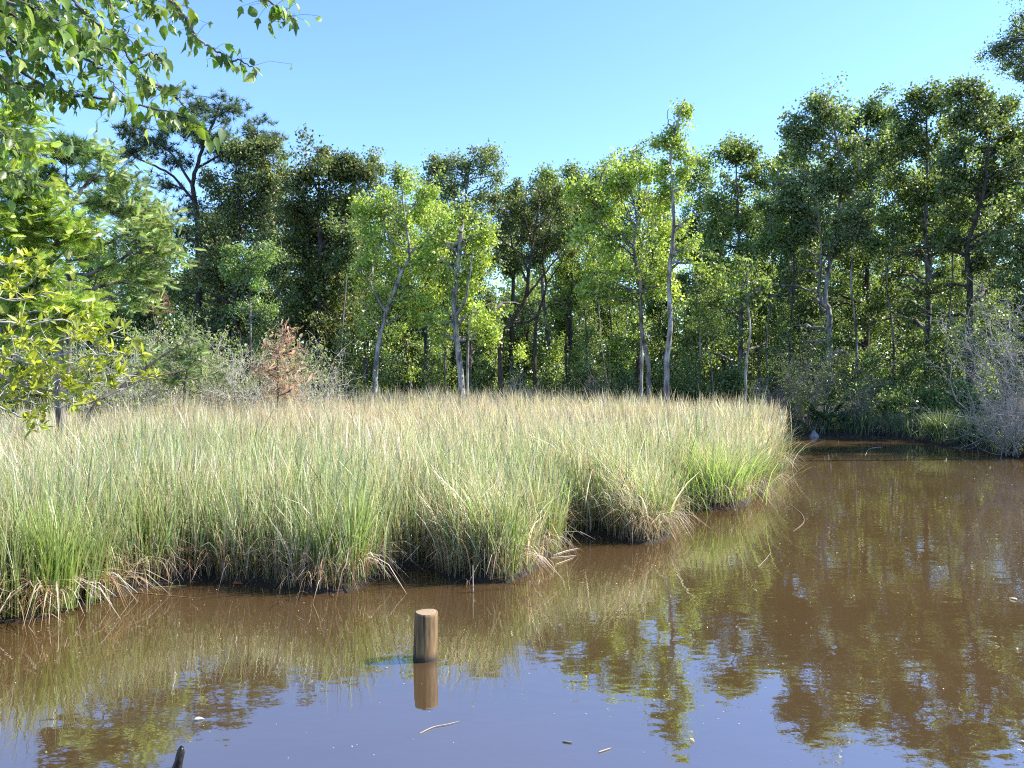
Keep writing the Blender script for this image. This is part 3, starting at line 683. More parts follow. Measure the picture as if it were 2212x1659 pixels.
for (u0, u1, u2, vt, d, r_, bk, pl_, lab) in [(958, 962, 955, 440, 39, .07, M_grey, GRN_BRIGHT, 'slender grey stem in the bright foliage left of the snapped trunk'), (1228, 1222, 1235, 560, 40, .07, M_dark, GRN_MID, 'thin dark stem right of the second oak stem'),
        (1262, 1268, 1256, 500, 41, .06, M_grey, GRN_BRIGHT, 'thin grey stem under the left side of the bright spreading tree'), (1505, 1512, 1500, 520, 37, .06, M_pale, GRN_MID, 'thin pale stem just right of the tall pole trunk'),
        (1662, 1656, 1668, 440, 38, .07, M_grey, GRN_MID, 'slender grey stem right of the slim white trunk'), (1712, 1706, 1716, 420, 38, .08, M_dark, GRN_DARK, 'slender dark stem left of the forked pale trunk'), (1845, 1850, 1838, 420, 37, .08, M_pale, GRN_GREY, 'slender pale stem right of the forked pale trunk'),
        (1925, 1930, 1918, 440, 37, .07, M_grey, GRN_MID, 'slender grey stem left of the yellow-topped tree'), (2050, 2044, 2058, 420, 36, .08, M_grey, GRN_MID, 'slender grey stem right of the yellow-topped tree'), (742, 738, 748, 470, 40, .07, M_grey, GRN_DARK, 'slender grey stem right below the bronze tree'), (604, 608, 600, 500, 41, .06, M_grey, GRN_DARK, 'slender grey stem left below the bronze tree'), (1318, 1322, 1310, 520, 39, .06, M_dark, GRN_MID, 'slender dark stem left of the grey leaning trunk')]:
    tree('slender_tree', lab, d, [(u0, 880), (u1, 740), (u2, 600), (u1 + 4, vt + 40), (u0, vt)], [(u2, vt + 10, 30, 26), (u1 + 16, vt + 60, 24, 26), (u2 - 18, vt + 90, 22, 24)], r_, bk, pl_, None, 'broad', .14, 36, .34, 1.8, group='slender young trees')
# --- second row
ROW2 = [(30, 430, 60, GRN_MID, 'green crown rising behind the young pine at the far left'), (200, 470, 70, GRN_MID, 'mid-green tree filling in behind the pale cypress'),
        (330, 440, 60, GRN_DARK, 'dark tree under the long limb of the spreading pine'), (600, 350, 55, GRN_GREY, 'grey-green crown showing between pine and bronze tree'),
        (800, 318, 45, GRN_GREY, 'slim grey-green spire just right of the bronze tree'), (850, 350, 46, GRN_MID, 'green crown peeping over the bright leaning maple'),
        (925, 385, 46, GRN_MID, 'small rounded crown left of the airy middle tree'), (1110, 378, 36, GRN_DARK, 'dark pointed crown in the lowest dip of the treeline'),
        (1180, 368, 50, GRN_MID, 'green crown behind the twisting oak'), (1235, 352, 50, GRN_DARK, 'dark crown behind the left side of the bright spreading tree'),
        (1300, 330, 60, GRN_MID, 'tall green crown topping the bright spreading tree'), (1380, 298, 60, GRN_MID, 'green crown immediately left of the tall pole top'),
        (1510, 320, 50, GRN_MID, 'green crown immediately right of the tall pole'), (1670, 320, 55, GRN_DARK, 'dark crown in the notch left of the forked pale tree'),
        (1710, 280, 50, GRN_DARK, 'dark crown leaning out left of the forked pale tree'), (1940, 250, 55, GRN_MID, 'greenish crown behind the yellow-topped tree'),
        (2060, 230, 60, GRN_GREY, 'grey-green crown behind the big dark right-hand tree'), (2190, 240, 70, GRN_DARK, 'dark crown behind the big tree at the right edge'),
        (1640, 400, 56, GRN_MID, 'lower green crown behind the slim white trunk'), (1555, 400, 52, GRN_DARK, 'lower dark crown between the tall pole and the round-topped tree'), (1765, 340, 64, GRN_DARK, 'shaded crown showing through the forked pale tree'),
        (1850, 340, 66, GRN_MID, 'green crown behind the purplish-topped tree'), (2010, 370, 70, GRN_MID, 'lower green crown behind the yellow-topped tree'), (2125, 330, 70, GRN_GREY, 'grey-green crown showing below the dark corner twigs'),
        (740, 400, 56, GRN_DARK, 'dark crown behind the right half of the bronze tree'), (660, 420, 60, GRN_DARK, 'dark crown behind the left half of the bronze tree'), (470, 430, 60, GRN_DARK, 'dark crown behind the dense dark oak'), (1440, 420, 50, GRN_MID, 'green crown behind the middle of the tall pole')]
row2 = []
for i, (u, vt, hw, pl_, lab) in enumerate(ROW2):
    d = 50 + (i * 37 % 7)
    bl = []
    hh = 210 if 1100 < u < 1240 else 760 - vt
    for k in range(9):
        t = (k + .3) / 9
        v = vt + 24 + t * hh * .85
        rw = hw * (.45 + .55 * math.sin(math.pi * min(1, t * 1.1 + .12)))
        bl.append((u + RS.normal() * hw * .42 * (.3 + t), v, rw * RS.uniform(.55, .85), hw * RS.uniform(.5, .75)))
    row2.append(tree('woodland_tree', lab, d, [(u + RS.normal() * 12, 850), (u + RS.normal() * 8, 650), (u, 480), (u + 3, vt + 30)], bl, .2, M_dark if i % 2 else M_grey, pl_, None, 'broad', .18, 46, .5, 1.9))

# --- far third row: copies
FAR = [(-120, 64), (40, 66), (150, 63), (290, 67), (450, 62), (570, 66), (720, 64), (790, 67), (890, 62), (960, 65), (1060, 67), (1130, 63), (1220, 66), (1310, 63), (1430, 66), (1540, 63), (1640, 66), (1740, 63), (1850, 66), (1960, 64), (2060, 66), (2180, 63), (2330, 64)]
for i, (u, d) in enumerate(FAR):
    src = row2[(i * 5 + 2) % len(row2)]
    p = P(u, 800, d)
    s = .72 + .12 * math.sin(i * 2.3)
    copy_thing(src, (p[0], d, gz(p[0], d) - .1), i * 1.9, (s * 1.5, s * 1.5, s), 'far woodland tree in the shade behind the front trees', 'far trees behind the front row')

# far-off wood: one mass behind the individual trees
fw = MB(); n = 7600
fx = RS.uniform(-75, 85, n); fy = RS.uniform(68, 80, n); fz = RS.uniform(0, 1, n) ** 1.25 * (10.5 + 1.5 * np.sin(fx * .35) + np.sin(fx * .9 + 1))
C = np.stack([fx, fy, fz], -1)
leaves_for(fw, 'broad', C, 70, .40, 13, .9, GRN_MID + GRN_DARK)
tag(fw.build('distant_woods', M_leaf), 'dim continuous wood far behind the trees of the marsh edge', 'woods', kind='stuff')

# ------------------------------------------------------------------ understory bushes
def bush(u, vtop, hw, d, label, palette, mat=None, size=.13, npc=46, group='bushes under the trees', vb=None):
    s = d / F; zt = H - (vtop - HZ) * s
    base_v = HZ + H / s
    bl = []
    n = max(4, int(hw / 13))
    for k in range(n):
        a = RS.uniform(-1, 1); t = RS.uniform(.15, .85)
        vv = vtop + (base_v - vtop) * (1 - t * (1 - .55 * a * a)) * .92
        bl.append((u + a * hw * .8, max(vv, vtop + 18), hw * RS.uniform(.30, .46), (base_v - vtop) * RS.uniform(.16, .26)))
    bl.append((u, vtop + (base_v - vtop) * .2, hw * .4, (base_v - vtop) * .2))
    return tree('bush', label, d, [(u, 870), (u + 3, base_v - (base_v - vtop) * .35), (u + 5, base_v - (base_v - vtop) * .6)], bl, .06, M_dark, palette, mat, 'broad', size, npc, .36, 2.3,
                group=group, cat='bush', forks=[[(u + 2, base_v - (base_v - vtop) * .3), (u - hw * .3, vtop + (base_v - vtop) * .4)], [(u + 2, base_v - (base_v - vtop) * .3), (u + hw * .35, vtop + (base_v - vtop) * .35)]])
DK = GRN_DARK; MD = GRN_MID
BUSHES = [
 (500, 730, 46, 33, 'dark bush behind the grey bare bush at left', DK), (660, 740, 46, 37, 'dark bush right behind the tan-orange sapling', DK), (735, 700, 50, 38, 'tall dark bush below the bronze tree', DK),
 (770, 800, 34, 36, 'low olive bush touching the foot of the leaning pale trunk on its left', [(.13, .16, .05), (.09, .12, .035)]), (850, 745, 46, 38.5, 'dark bush just right of the leaning pale trunk', DK),
 (860, 680, 50, 42, 'sunlit green bush deep under the bright maple', GRN_BRIGHT + MD), (925, 790, 46, 39, 'low dark spreading bush midway between the leaning and snapped trunks', DK + MD),
 (950, 720, 40, 41, 'mid-green bush left of the snapped trunk', MD), (1040, 770, 46, 39.5, 'dark bush at the right foot of the snapped trunk', DK), (1060, 690, 40, 43, 'bright patchy bush seen between the snapped trunk and twisting oak', GRN_BRIGHT + MD),
 (1120, 785, 44, 39.5, 'dark bush in front of the twisting oak', DK), (1120, 740, 30, 44, 'bright yellow-green shrub behind the oak stems', GRN_BRIGHT), (1200, 790, 46, 38.5, 'dark tangled bush right of the twisting oak', DK),
 (1195, 720, 36, 44, 'sunny green shrub right of the second oak stem', GRN_BRIGHT + MD), (1270, 760, 50, 37, 'broad dark bush below the left side of the bright spreading tree', DK), (1265, 680, 50, 41, 'green bush halfway up left of the grey leaning trunk', MD),
 (1340, 775, 46, 36, 'dark bush left of the thin mottled dead trunk', DK), (1340, 690, 44, 39, 'mid-green bush behind the thin mottled dead trunk', MD + GRN_BRIGHT), (1430, 760, 40, 36.5, 'dark bush between grey and pale pole trunks', DK),
 (1490, 770, 44, 36, 'dark bush just right of the pale pole trunk', DK), (1500, 670, 46, 39, 'green bush higher up right of the pale pole trunk', MD), (1575, 770, 40, 36, 'dark bush left of the slim white trunk', DK),
 (1580, 680, 46, 39, 'green bush behind the slim white trunk', MD), (1680, 720, 56, 37, 'dark bush behind the grey bare bush', DK), (1690, 620, 50, 40, 'dark green bush high right of the slim white trunk', DK + MD),
 (1780, 700, 56, 36, 'dark bush below the forked pale trunk', DK), (1850, 650, 56, 38, 'deep green bush right of the forked pale trunk', DK), (1880, 740, 60, 35, 'dark bush overhanging the far water edge', DK), (1930, 660, 56, 37.5, 'green bush below the yellow-topped tree', MD + DK),
 (1965, 760, 56, 34, 'deep green bush above the dark bank sedge', DK), (2030, 700, 60, 35, 'brighter green bush left of the silver bare bush', MD), (2100, 650, 60, 35, 'mid-green bush behind the top of the silver bare bush', MD + GRN_BRIGHT), (2170, 720, 60, 32, 'dark bush behind the silver bare bush', DK), (2220, 640, 50, 33, 'sunlit green bush at the right edge', MD + GRN_BRIGHT),
 (720, 600, 52, 46, 'high dark bush filling the gap right of the bronze tree', DK), (800, 640, 46, 46, 'high green bush behind the lean of the pale trunk', MD), (960, 610, 50, 46, 'high green bush left behind the snapped trunk', MD + GRN_BRIGHT),
 (1060, 620, 46, 47, 'high dark bush between snapped trunk and twisting oak', DK), (1260, 600, 50, 46, 'high dark bush right behind the twisting oak limbs', DK), (1340, 620, 50, 45, 'high green bush left behind the grey leaning trunk', MD), (1440, 620, 46, 45, 'high dark bush behind the pale pole trunk', DK),
 (1520, 600, 50, 45, 'high dark bush behind the crooked sapling', DK), (1620, 600, 54, 45, 'high dark bush behind the slim white trunk', DK), (1740, 590, 56, 44, 'high dark bush left behind the forked pale trunk', DK), (1830, 570, 56, 44, 'high dark bush right behind the forked pale trunk', DK + MD),
 (1920, 580, 60, 43, 'high dark bush below the purplish-topped tree', DK), (2010, 600, 60, 42, 'high green bush around the trunk of the yellow-topped tree', MD), (2080, 580, 60, 42, 'high dark bush left of the big dark right-hand trunk', DK), (2160, 600, 60, 41, 'high dark bush right of the big dark right-hand trunk', DK),
 (1930, 835, 44, 31.5, 'low dark bush behind the bank sedge below the yellow-topped tree', DK), (2010, 830, 50, 30.5, 'low dark bush behind the rounded sedge tussock', DK + MD), (2085, 825, 46, 29, 'low dark bush left of the drooping grey twigs', DK), (2050, 790, 50, 33, 'dark bush filling the shade left of the silver bare bush', DK), (1850, 825, 44, 32.5, 'low dark bush above the yellow-green water plant', DK),
 (2330, 560, 80, 31, 'dark bush on the right bank outside the photo', DK), (2450, 580, 90, 29, 'green bush on the right bank outside the photo', MD), (2600, 720, 80, 28, 'dull bush below the broad tree on the right bank', DK + MD),
 (210, 760, 70, 27, 'dull green bush behind the yellow-green shrub', MD), (300, 690, 50, 32, 'dark bush in the shade below the pale cypress limbs', DK), (60, 740, 70, 24, 'green bush at the far left behind the shrub branches', MD), (420, 690, 50, 36, 'dark bush under the spreading pine', DK), (580, 660, 46, 40, 'dark bush between the oak and the bronze tree', DK)]
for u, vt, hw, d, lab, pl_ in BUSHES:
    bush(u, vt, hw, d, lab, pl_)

# ------------------------------------------------------------------ bare grey bushes
def bare_bush(name, u, v_, d, hw, hh, n0, label, mat=None, leafc=None, thick=.018, lean=0.0, n1=7, n2=6, cat='bush', group='bare grey bushes', spread=1.0):
    s = d / F; base = np.array([(u - 1106) * s, d, 0]); base[2] = max(gz(base[0], d), 0.0) - .04
    root = thing(name, base, label, cat, group)
    W = hw * s; T = hh * s; mb = MB()
    a = RS.uniform(0, 6.283, n0); r = np.sqrt(RS.random(n0)) * spread
    tip = base + np.stack([np.cos(a) * r * W + lean * W, np.sin(a) * r * W * .8, T * (1 - .5 * r ** 2) * RS.uniform(.6, 1.0, n0)], -1)
    b0 = base + np.stack([RS.normal(size=n0) * W * .16, RS.normal(size=n0) * W * .12, np.zeros(n0)], -1)
    p0 = bez(b0, tip, 9, .02, .07)
    tubes(mb, p0, np.full((n0, 1), thick) * np.linspace(1, .35, 9)[None] * RS.uniform(.6, 1.3, n0)[:, None], 5)
    k = RS.integers(2, 9, (n0, n1)); A = p0[np.arange(n0)[:, None], k].reshape(-1, 3)
    out_ = nrm(np.repeat(tip - base, n1, 0)); L = RS.uniform(.18, .42, len(A))[:, None] * T
    B = A + nrm(out_ + RS.normal(size=A.shape) * .75 + np.array([0, 0, .15])) * L
    p1 = bez(A, B, 6, .03, .08)
    tubes(mb, p1, np.full((len(A), 1), thick * .5) * np.linspace(1, .4, 6)[None], 4)
    N1 = len(A); k = RS.integers(1, 6, (N1, n2)); A2 = p1[np.arange(N1)[:, None], k].reshape(-1, 3)
    o2 = nrm(np.repeat(B - A, n2, 0)); L2 = RS.uniform(.06, .17, len(A2))[:, None] * T
    B2 = A2 + nrm(o2 + RS.normal(size=A2.shape) * .8) * L2
    p2 = bez(A2, B2, 4, .0, .08)
    tubes(mb, p2, np.full((len(A2), 1), thick * .27) * np.linspace(1, .5, 4)[None], 3)
    mb.build('branches', mat or M_twig, root, base)
    if leafc:
        lb = MB(); N = int(leafc[1]); kk = RS.integers(0, len(B2), N)
        inst(lb, KITE, B2[kk] + RS.normal(size=(N, 3)) * .05, rdir(N), rdir(N, .5), leafc[2] * RS.uniform(.6, 1.3, N), leafc[2] * .5, pal(leafc[0], N))
        lb.build('leaves', M_leaf, root, base)
    return root
PG = [(.26, .28, .15), (.33, .33, .2), (.2, .25, .1)]
bare_bush('bare_bush', 520, 0, 27, 60, 200, 16, 'grey bare bush with few pale leaves between the soft cypress bush and tan-orange sapling', leafc=(PG, 500, .09))
bare_bush('bare_bush', 570, 0, 26, 50, 150, 14, 'silvery bare bush immediately left of the tan-orange sapling', leafc=(PG, 250, .08))
bare_bush('bare_bush', 668, 0, 27, 52, 150, 16, 'silvery bare bush immediately right of the tan-orange sapling', leafc=(PG, 500, .08))
bare_bush('bare_bush', 345, 0, 25, 70, 160, 18, 'pale grey brushy bush below the small brown sapling', leafc=(PG, 1500, .09))
bare_bush('bare_bush', 250, 0, 23, 80, 170, 18, 'pale brushy bush behind the shrub branches at left', leafc=(PG, 1700, .09))
bare_bush('bare_bush', 450, 0, 24, 60, 110, 14, 'low brown-grey tangle of dead stems above the tan grass', noise_mat('brown_twig', (.12, .085, .065), (.26, .2, .165), nscale=6, bump=.1))
bare_bush('bare_bush', 720, 0, 30, 30, 190, 6, 'leggy pale sapling with tiny leaves beside the dark bushes', leafc=(PG, 260, .1))
bare_bush('bare_bush', 1745, 0, 31, 100, 210, 20, 'wide grey bare bush with upright stems at the far bank', M_dim, leafc=([(.10, .14, .05), (.14, .18, .08)], 2600, .10), n1=6, n2=5)
bare_bush('bare_bush', 1665, 0, 30.5, 50, 120, 12, 'small grey bare bush by the slim white trunk', M_dim)
bare_bush('bare_bush', 1840, 0, 30.5, 60, 120, 12, 'grey leaning bare stems right of the wide bare bush', M_dim, leafc=([(.10, .13, .05), (.2, .22, .12)], 700, .09), lean=.3)
bare_bush('bare_bush', 2205, 0, 23.5, 150, 320, 18, 'big silver bare bush hanging over the water at the right edge', M_mid, leafc=([(.12, .17, .05), (.18, .22, .08)], 2200, .07), thick=.022, lean=-.25, n1=8, n2=7)
bare_bush('bare_bush', 2190, 0, 22.8, 90, 150, 18, 'drooping mass of grey twigs at the foot of the big silver bush', M_mid, thick=.012, lean=-.2, n1=10, n2=8)
bare_bush('bare_bush', 1115, 0, 36, 40, 110, 9, 'small pale dead tangle just behind the grass below the twisting oak')
bare_bush('bare_bush', 1290, 0, 35, 40, 120, 8, 'brown dead brush behind the grass below the bright spreading tree', M_grey)

for i, (u, d, hw, hh, lab) in enumerate([(300, 27, 60, 250, 'taller grey-green brushy bush at the foot of the pale cypress'), (390, 28, 56, 230, 'grey-green brushy bush behind the soft cypress bush'), (455, 28, 50, 220, 'pale yellowish brush right of the soft cypress bush'), (150, 25, 70, 230, 'pale brush behind the yellow-green shrub at far left'), (620, 29, 60, 200, 'pale greenish brush directly behind the tan-orange sapling')]):
    bare_bush('brushy_bush', u, 0, d, hw, hh, 16, lab, None, ([(.30, .33, .17), (.37, .38, .22), (.24, .29, .12)], 3400, .10), .016, group='brushy bushes behind the tan grass')
# ------------------------------------------------------------------ far bank at right
bank = MB(); n = 34000
u = RS.uniform(1690, 2950, n); dd = RS.uniform(20, 35, n); x = (u - 1106) / F * dd; y = dd
s = sdist(x, y) + wob(x, y) * .11
lim = np.interp(u, [1690, 1760, 1880, 2000, 2120, 2330, 2950], [1.0, 1.2, 3.5, 4, 3.5, 5, 7])
k = (s > .02) & (s < lim); x, y, s, u = x[k], y[k], s[k], u[k]; n = len(x)
h = RS.uniform(.4, 1.1, n) * np.interp(u, [1690, 1780, 1880, 2300], [.75, .75, 1.15, 1.1])
blades(bank, np.stack([x, y, hgt(x, y) - .04], -1), h, RS.uniform(0, 6.3, n), RS.uniform(.1, .55, n), RS.uniform(0, .6, n), .022 * RS.uniform(.6, 1.3, n),
       pal([(.06, .10, .04), (.08, .125, .05), (.12, .16, .07), (.19, .19, .11)], n), 4)
tag(bank.build('bank_sedge', M_grass), 'dark sedge and grass along the shaded far bank', 'grass', kind='stuff')
DKG = [(.05, .09, .03), (.07, .12, .04), (.1, .15, .055)]
tussock(1925, 944, 1.0, 160, 'shaded tussock with pale leaves sprawling to the water on the far bank', [(.2, .2, .12), (.28, .25, .16), (.12, .16, .07)], .25, 90, .9, .02, 'tussocks on the far bank')
tussock(2035, 956, 1.15, 300, 'rounded dark green sedge tussock at the far bank corner', DKG, .35, 60, .7, .02, 'tussocks on the far bank')
tussock(2110, 964, 1.0, 240, 'dark sedge tussock left of the drooping grey twigs', DKG, .3, 60, .7, .02, 'tussocks on the far bank')
tussock(2190, 985, .8, 200, 'green tussock under the drooping grey twigs at the right edge', MIDG, .3, 60, .8, .018, 'tussocks on the far bank')
# palmetto
g = G(1795, 940); base = np.array([g[0], g[1] + .5, .1])
root = thing('palmetto', base, 'small dark fan-leaved palmetto beside the pale stump on the far bank', 'palm')
st = MB(); lf = MB(); n = 11
a = RS.uniform(0, 6.283, n); tip = base + np.stack([np.cos(a) * .45, np.sin(a) * .4 - .1, RS.uniform(.35, .95, n)], -1)
tubes(st, bez(np.tile(base, (n, 1)), tip, 5, .1, .03), np.full((n, 5), .012), 4)
st.build('stalks', noise_mat('palm_stalk', (.06, .09, .03), (.10, .13, .05), bump=0), root, base)
inst(lf, FAN, tip, nrm(tip - base + np.array([0, 0, -.2])), nrm(np.stack([-np.cos(a) * .5, -np.sin(a) * .5 - .6, np.full(n, .7)], -1)), .55, .55, pal([(.05, .10, .05), (.07, .13, .06)], n))
lf.build('fan_leaves', M_leaf, root, base)
# yellow-green water plant
g = G(1880, 942); base = np.array([g[0], g[1] + .25, .08])
root = thing('broadleaf_plant', base, 'small bright yellow-green broad-leaved plant at the far water edge', 'plant')
st = MB(); lf = MB(); n = 26
tip = base + np.stack([RS.normal(size=n) * .26, RS.normal(size=n) * .2, RS.uniform(.2, .75, n)], -1)
tubes(st, bez(np.tile(base, (n, 1)), tip, 4, .1, .03), np.full((n, 4), .008), 3)
st.build('stems', M_grass, root, base)
inst(lf, OVATE, tip, rdir(n, -.1), rdir(n, 1.5), .24, .15, pal([(.25, .34, .06), (.18, .28, .05)], n)); lf.build('leaves', M_leaf, root, base)
# pale stump
def lump(name, base, hts, rads, mat, label, cat, off=None, sides=14, seed=1, group=None):
    r = np.random.default_rng(seed); base = np.asarray(base, float); mb = MB()
    n = len(hts); a = np.arange(sides) / sides * 6.2832
    wobb = 1 + .14 * np.sin(2 * a + seed) + .09 * np.sin(3 * a + 2 * seed) + .05 * np.sin(5 * a)
    off = np.zeros((n, 2)) if off is None else np.asarray(off, float)
    rings = []
    for i in range(n):
        rr = rads[i] * wobb * (1 + r.normal(size=sides) * .04)
        rings.append(np.stack([np.cos(a) * rr + off[i, 0], np.sin(a) * rr + off[i, 1], np.full(sides, hts[i]) + r.normal(size=sides) * .004], -1))
    v = np.concatenate(rings + [np.array([[off[-1, 0], off[-1, 1], hts[-1] + rads[-1] * .15]])]) + base
    q = [[i * sides + j, i * sides + (j + 1) % sides, (i + 1) * sides + (j + 1) % sides, (i + 1) * sides + j] for i in range(n - 1) for j in range(sides)]
    t = [[(n - 1) * sides + j, (n - 1) * sides + (j + 1) % sides, n * sides] for j in range(sides)]
    mb.add(v, quads=q, tris=t)
    return tag(mb.build(name, mat, None, tuple(base), smooth=True), label, cat, group)
g = G(1762, 944)
lump('stump', (g[0], g[1] + .15, -.1), [0, .12, .2, .27, .34], [.19, .17, .12, .07, .03], noise_mat('bleached_wood', (.16, .15, .14), (.38, .37, .36), (1, 1, .4), 6, .8, .4), 'small bleached stump at the waterline of the far bank', 'stump')

# ------------------------------------------------------------------ wooden post
m, nt, out = new_mat('post_wood')
tc = nt.nodes.new('ShaderNodeTexCoord'); mp = nt.nodes.new('ShaderNodeMapping'); mp.inputs['Scale'].default_value = (9, 9, .9)
nt.links.new(tc.outputs['Object'], mp.inputs[0])
no = nt.nodes.new('ShaderNodeTexNoise'); no.inputs['Scale'].default_value = 4; no.inputs['Detail'].default_value = 8
nt.links.new(mp.outputs[0], no.inputs['Vector'])
cr = nt.nodes.new('ShaderNodeValToRGB'); cr.color_ramp.elements[0].position = .3; cr.color_ramp.elements[0].color = (.07, .040, .016, 1)
cr.color_ramp.elements[1].position = .72; cr.color_ramp.elements[1].color = (.32, .20, .085, 1)
nt.links.new(no.outputs['Fac'], cr.inputs[0])
sx = nt.nodes.new('ShaderNodeSeparateXYZ'); nt.links.new(tc.outputs['Object'], sx.inputs[0])
n5 = nt.nodes.new('ShaderNodeTexNoise'); n5.inputs['Scale'].default_value = 14; nt.links.new(tc.outputs['Object'], n5.inputs['Vector'])
ma = nt.nodes.new('ShaderNodeMath'); ma.operation = 'MULTIPLY_ADD'; ma.inputs[1].default_value = .06; nt.links.new(n5.outputs['Fac'], ma.inputs[0]); nt.links.new(sx.outputs[2], ma.inputs[2])
mr = nt.nodes.new('ShaderNodeMapRange'); mr.inputs[1].default_value = .055; mr.inputs[2].default_value = .11; nt.links.new(ma.outputs[0], mr.inputs[0])
mx = nt.nodes.new('ShaderNodeMix'); mx.data_type = 'RGBA'; nt.links.new(mr.outputs[0], mx.inputs[0]); mx.inputs[6].default_value = (.03, .02, .012, 1); nt.links.new(cr.outputs[0], mx.inputs[7])
mp2 = nt.nodes.new('ShaderNodeMapping'); mp2.inputs['Scale'].default_value = (16, 16, .55); nt.links.new(tc.outputs['Object'], mp2.inputs[0])
n6 = nt.nodes.new('ShaderNodeTexNoise'); n6.inputs['Scale'].default_value = 2.2; n6.inputs['Detail'].default_value = 3; nt.links.new(mp2.outputs[0], n6.inputs['Vector'])
c6 = nt.nodes.new('ShaderNodeValToRGB'); c6.color_ramp.elements[0].position = .60; c6.color_ramp.elements[0].color = (1, 1, 1, 1); c6.color_ramp.elements[1].position = .66; c6.color_ramp.elements[1].color = (.22, .18, .14, 1); nt.links.new(n6.outputs['Fac'], c6.inputs[0])
mu = nt.nodes.new('ShaderNodeMix'); mu.data_type = 'RGBA'; mu.blend_type = 'MULTIPLY'; mu.inputs[0].default_value = 1; nt.links.new(cr.outputs[0], mu.inputs[6]); nt.links.new(c6.outputs[0], mu.inputs[7]); nt.links.new(mu.outputs[2], mx.inputs[7])
pr = nt.nodes.new('ShaderNodeBsdfPrincipled'); pr.inputs['Roughness'].default_value = .75; nt.links.new(mx.outputs[2], pr.inputs['Base Color'])
bp = nt.nodes.new('ShaderNodeBump'); bp.inputs['Strength'].default_value = .5; bp.inputs['Distance'].default_value = .006; nt.links.new(no.outputs['Fac'], bp.inputs['Height']); nt.links.new(bp.outputs[0], pr.inputs['Normal'])
nt.links.new(pr.outputs[0], out.inputs[0]); M_post = m
def ring_mat():
    m, nt, out = new_mat('cut_wood'); tc = nt.nodes.new('ShaderNodeTexCoord'); wv = nt.nodes.new('ShaderNodeTexWave'); wv.wave_type = 'RINGS'; wv.rings_direction = 'Z'
    wv.inputs['Scale'].default_value = 28; wv.inputs['Distortion'].default_value = 3; wv.inputs['Detail'].default_value = 4; nt.links.new(tc.outputs['Object'], wv.inputs[0])
    cr = nt.nodes.new('ShaderNodeValToRGB'); cr.color_ramp.elements[0].color = (.17, .11, .055, 1); cr.color_ramp.elements[1].color = (.42, .31, .18, 1); nt.links.new(wv.outputs['Fac'], cr.inputs[0])
    pr = nt.nodes.new('ShaderNodeBsdfPrincipled'); pr.inputs['Roughness'].default_value = .8; nt.links.new(cr.outputs[0], pr.inputs[0]); nt.links.new(pr.outputs[0], out.inputs[0]); return m
M_cut = ring_mat()
M_unused = 0 and noise_mat('cut_wood', (.20, .13, .065), (.44, .33, .19), (1, 1, 1), 14, .8, .5)
g = G(914, 1436); px, py = g[0], g[1] + .1
root = thing('wooden_post', (px, py, 0), 'round cut wooden post standing in the water near the middle', 'post')
mb = MB(); S = 40; a = np.arange(S) / S * 6.2832
hs = [-.6, -.1, .0, .1, .2, .3, .385, .402, .408]; rs = [.103, .103, .103, .1025, .102, .101, .1, .097, .09]
R_ = 1 + .012 * np.sin(2 * a + 1) + .01 * np.sin(3 * a) + .006 * np.sin(7 * a)
v = np.concatenate([np.stack([np.cos(a) * r * R_ + h * .03, np.sin(a) * r * R_, np.full(S, h) + (h > .3) * .003 * np.sin(a * 2 + .6)], -1) for h, r in zip(hs, rs)])
q = [[i * S + j, i * S + (j + 1) % S, (i + 1) * S + (j + 1) % S, (i + 1) * S + j] for i in range(len(hs) - 1) for j in range(S)]
mb.add(v, quads=q); mb.build('shaft', M_post, root, smooth=True)
mb = MB(); last = v[-S:]
v2 = np.concatenate([last + np.array([0, 0, .001]), (last - last.mean(0)) * .5 + last.mean(0) + np.array([0, 0, .006]), [last.mean(0) + np.array([0, 0, .004])]])
q = [[j, (j + 1) % S, S + (j + 1) % S, S + j] for j in range(S)]; t = [[S + j, S + (j + 1) % S, 2 * S] for j in range(S)]
mb.add(v2, quads=q, tris=t); mb.build('cut_top', M_cut, root, smooth=True)

# dark stub rising from the water in the foreground
g = G(378, 1668)
lump('wet_stub', (g[0], g[1], -.15), [0, .1, .16, .20, .235, .265, .29], [.04, .036, .03, .026, .027, .021, .012], noise_mat('wet_wood', (.008, .006, .005), (.03, .022, .016), (1, 1, .5), 30, .25, .6),
     'short black wet stub poking out of the water at the bottom left', 'stub', [[-.03, 0], [-.015, 0], [-.005, 0], [.006, 0], [.014, 0], [.02, 0], [.024, 0]], 12, 3)

# ------------------------------------------------------------------ floating things
def reed(uvs, r, label, col=(.5, .43, .3), z=.006, name='floating_reed', group='reeds lying on the water', cat='reed'):
    pts = np.array([[*G(u, v), z] for u, v in uvs]); n = max(6, 4 * len(uvs))
    p = smooth_path(pts, n); mb = MB(); tubes(mb, p[None], np.full((1, n), r) * np.interp(np.linspace(0, 1, n), [0, .15, .8, 1], [.6, 1, .8, .3]), 5, col)
    o = mb.build(name, M_reed, None, tuple(p[0])); return tag(o, label, cat, group)
reed([(905, 1592), (935, 1578), (965, 1572), (992, 1565)], .0035, 'thin curved pale twig floating below and right of the post', name='floating_twig', group=None, cat='twig')
reed([(1295, 1633), (1322, 1624)], .0045, 'short pale stick floating at the bottom, right of the middle', name='floating_stick', group=None, cat='stick')
reed([(1216, 1609), (1228, 1611), (1238, 1612)], .006, 'stubby grey bit of bark floating between the curved twig and the short stick', (.3, .29, .27), name='floating_bark', group=None, cat='bark')
reed([(258, 1276), (330, 1272), (400, 1268)], .006, 'long pale green reed lying on the water left of the red leaf', (.35, .36, .16))
reed([(262, 1281), (340, 1288), (428, 1296)], .005, 'long orange-brown reed lying lowest on the water at left', (.42, .28, .13))
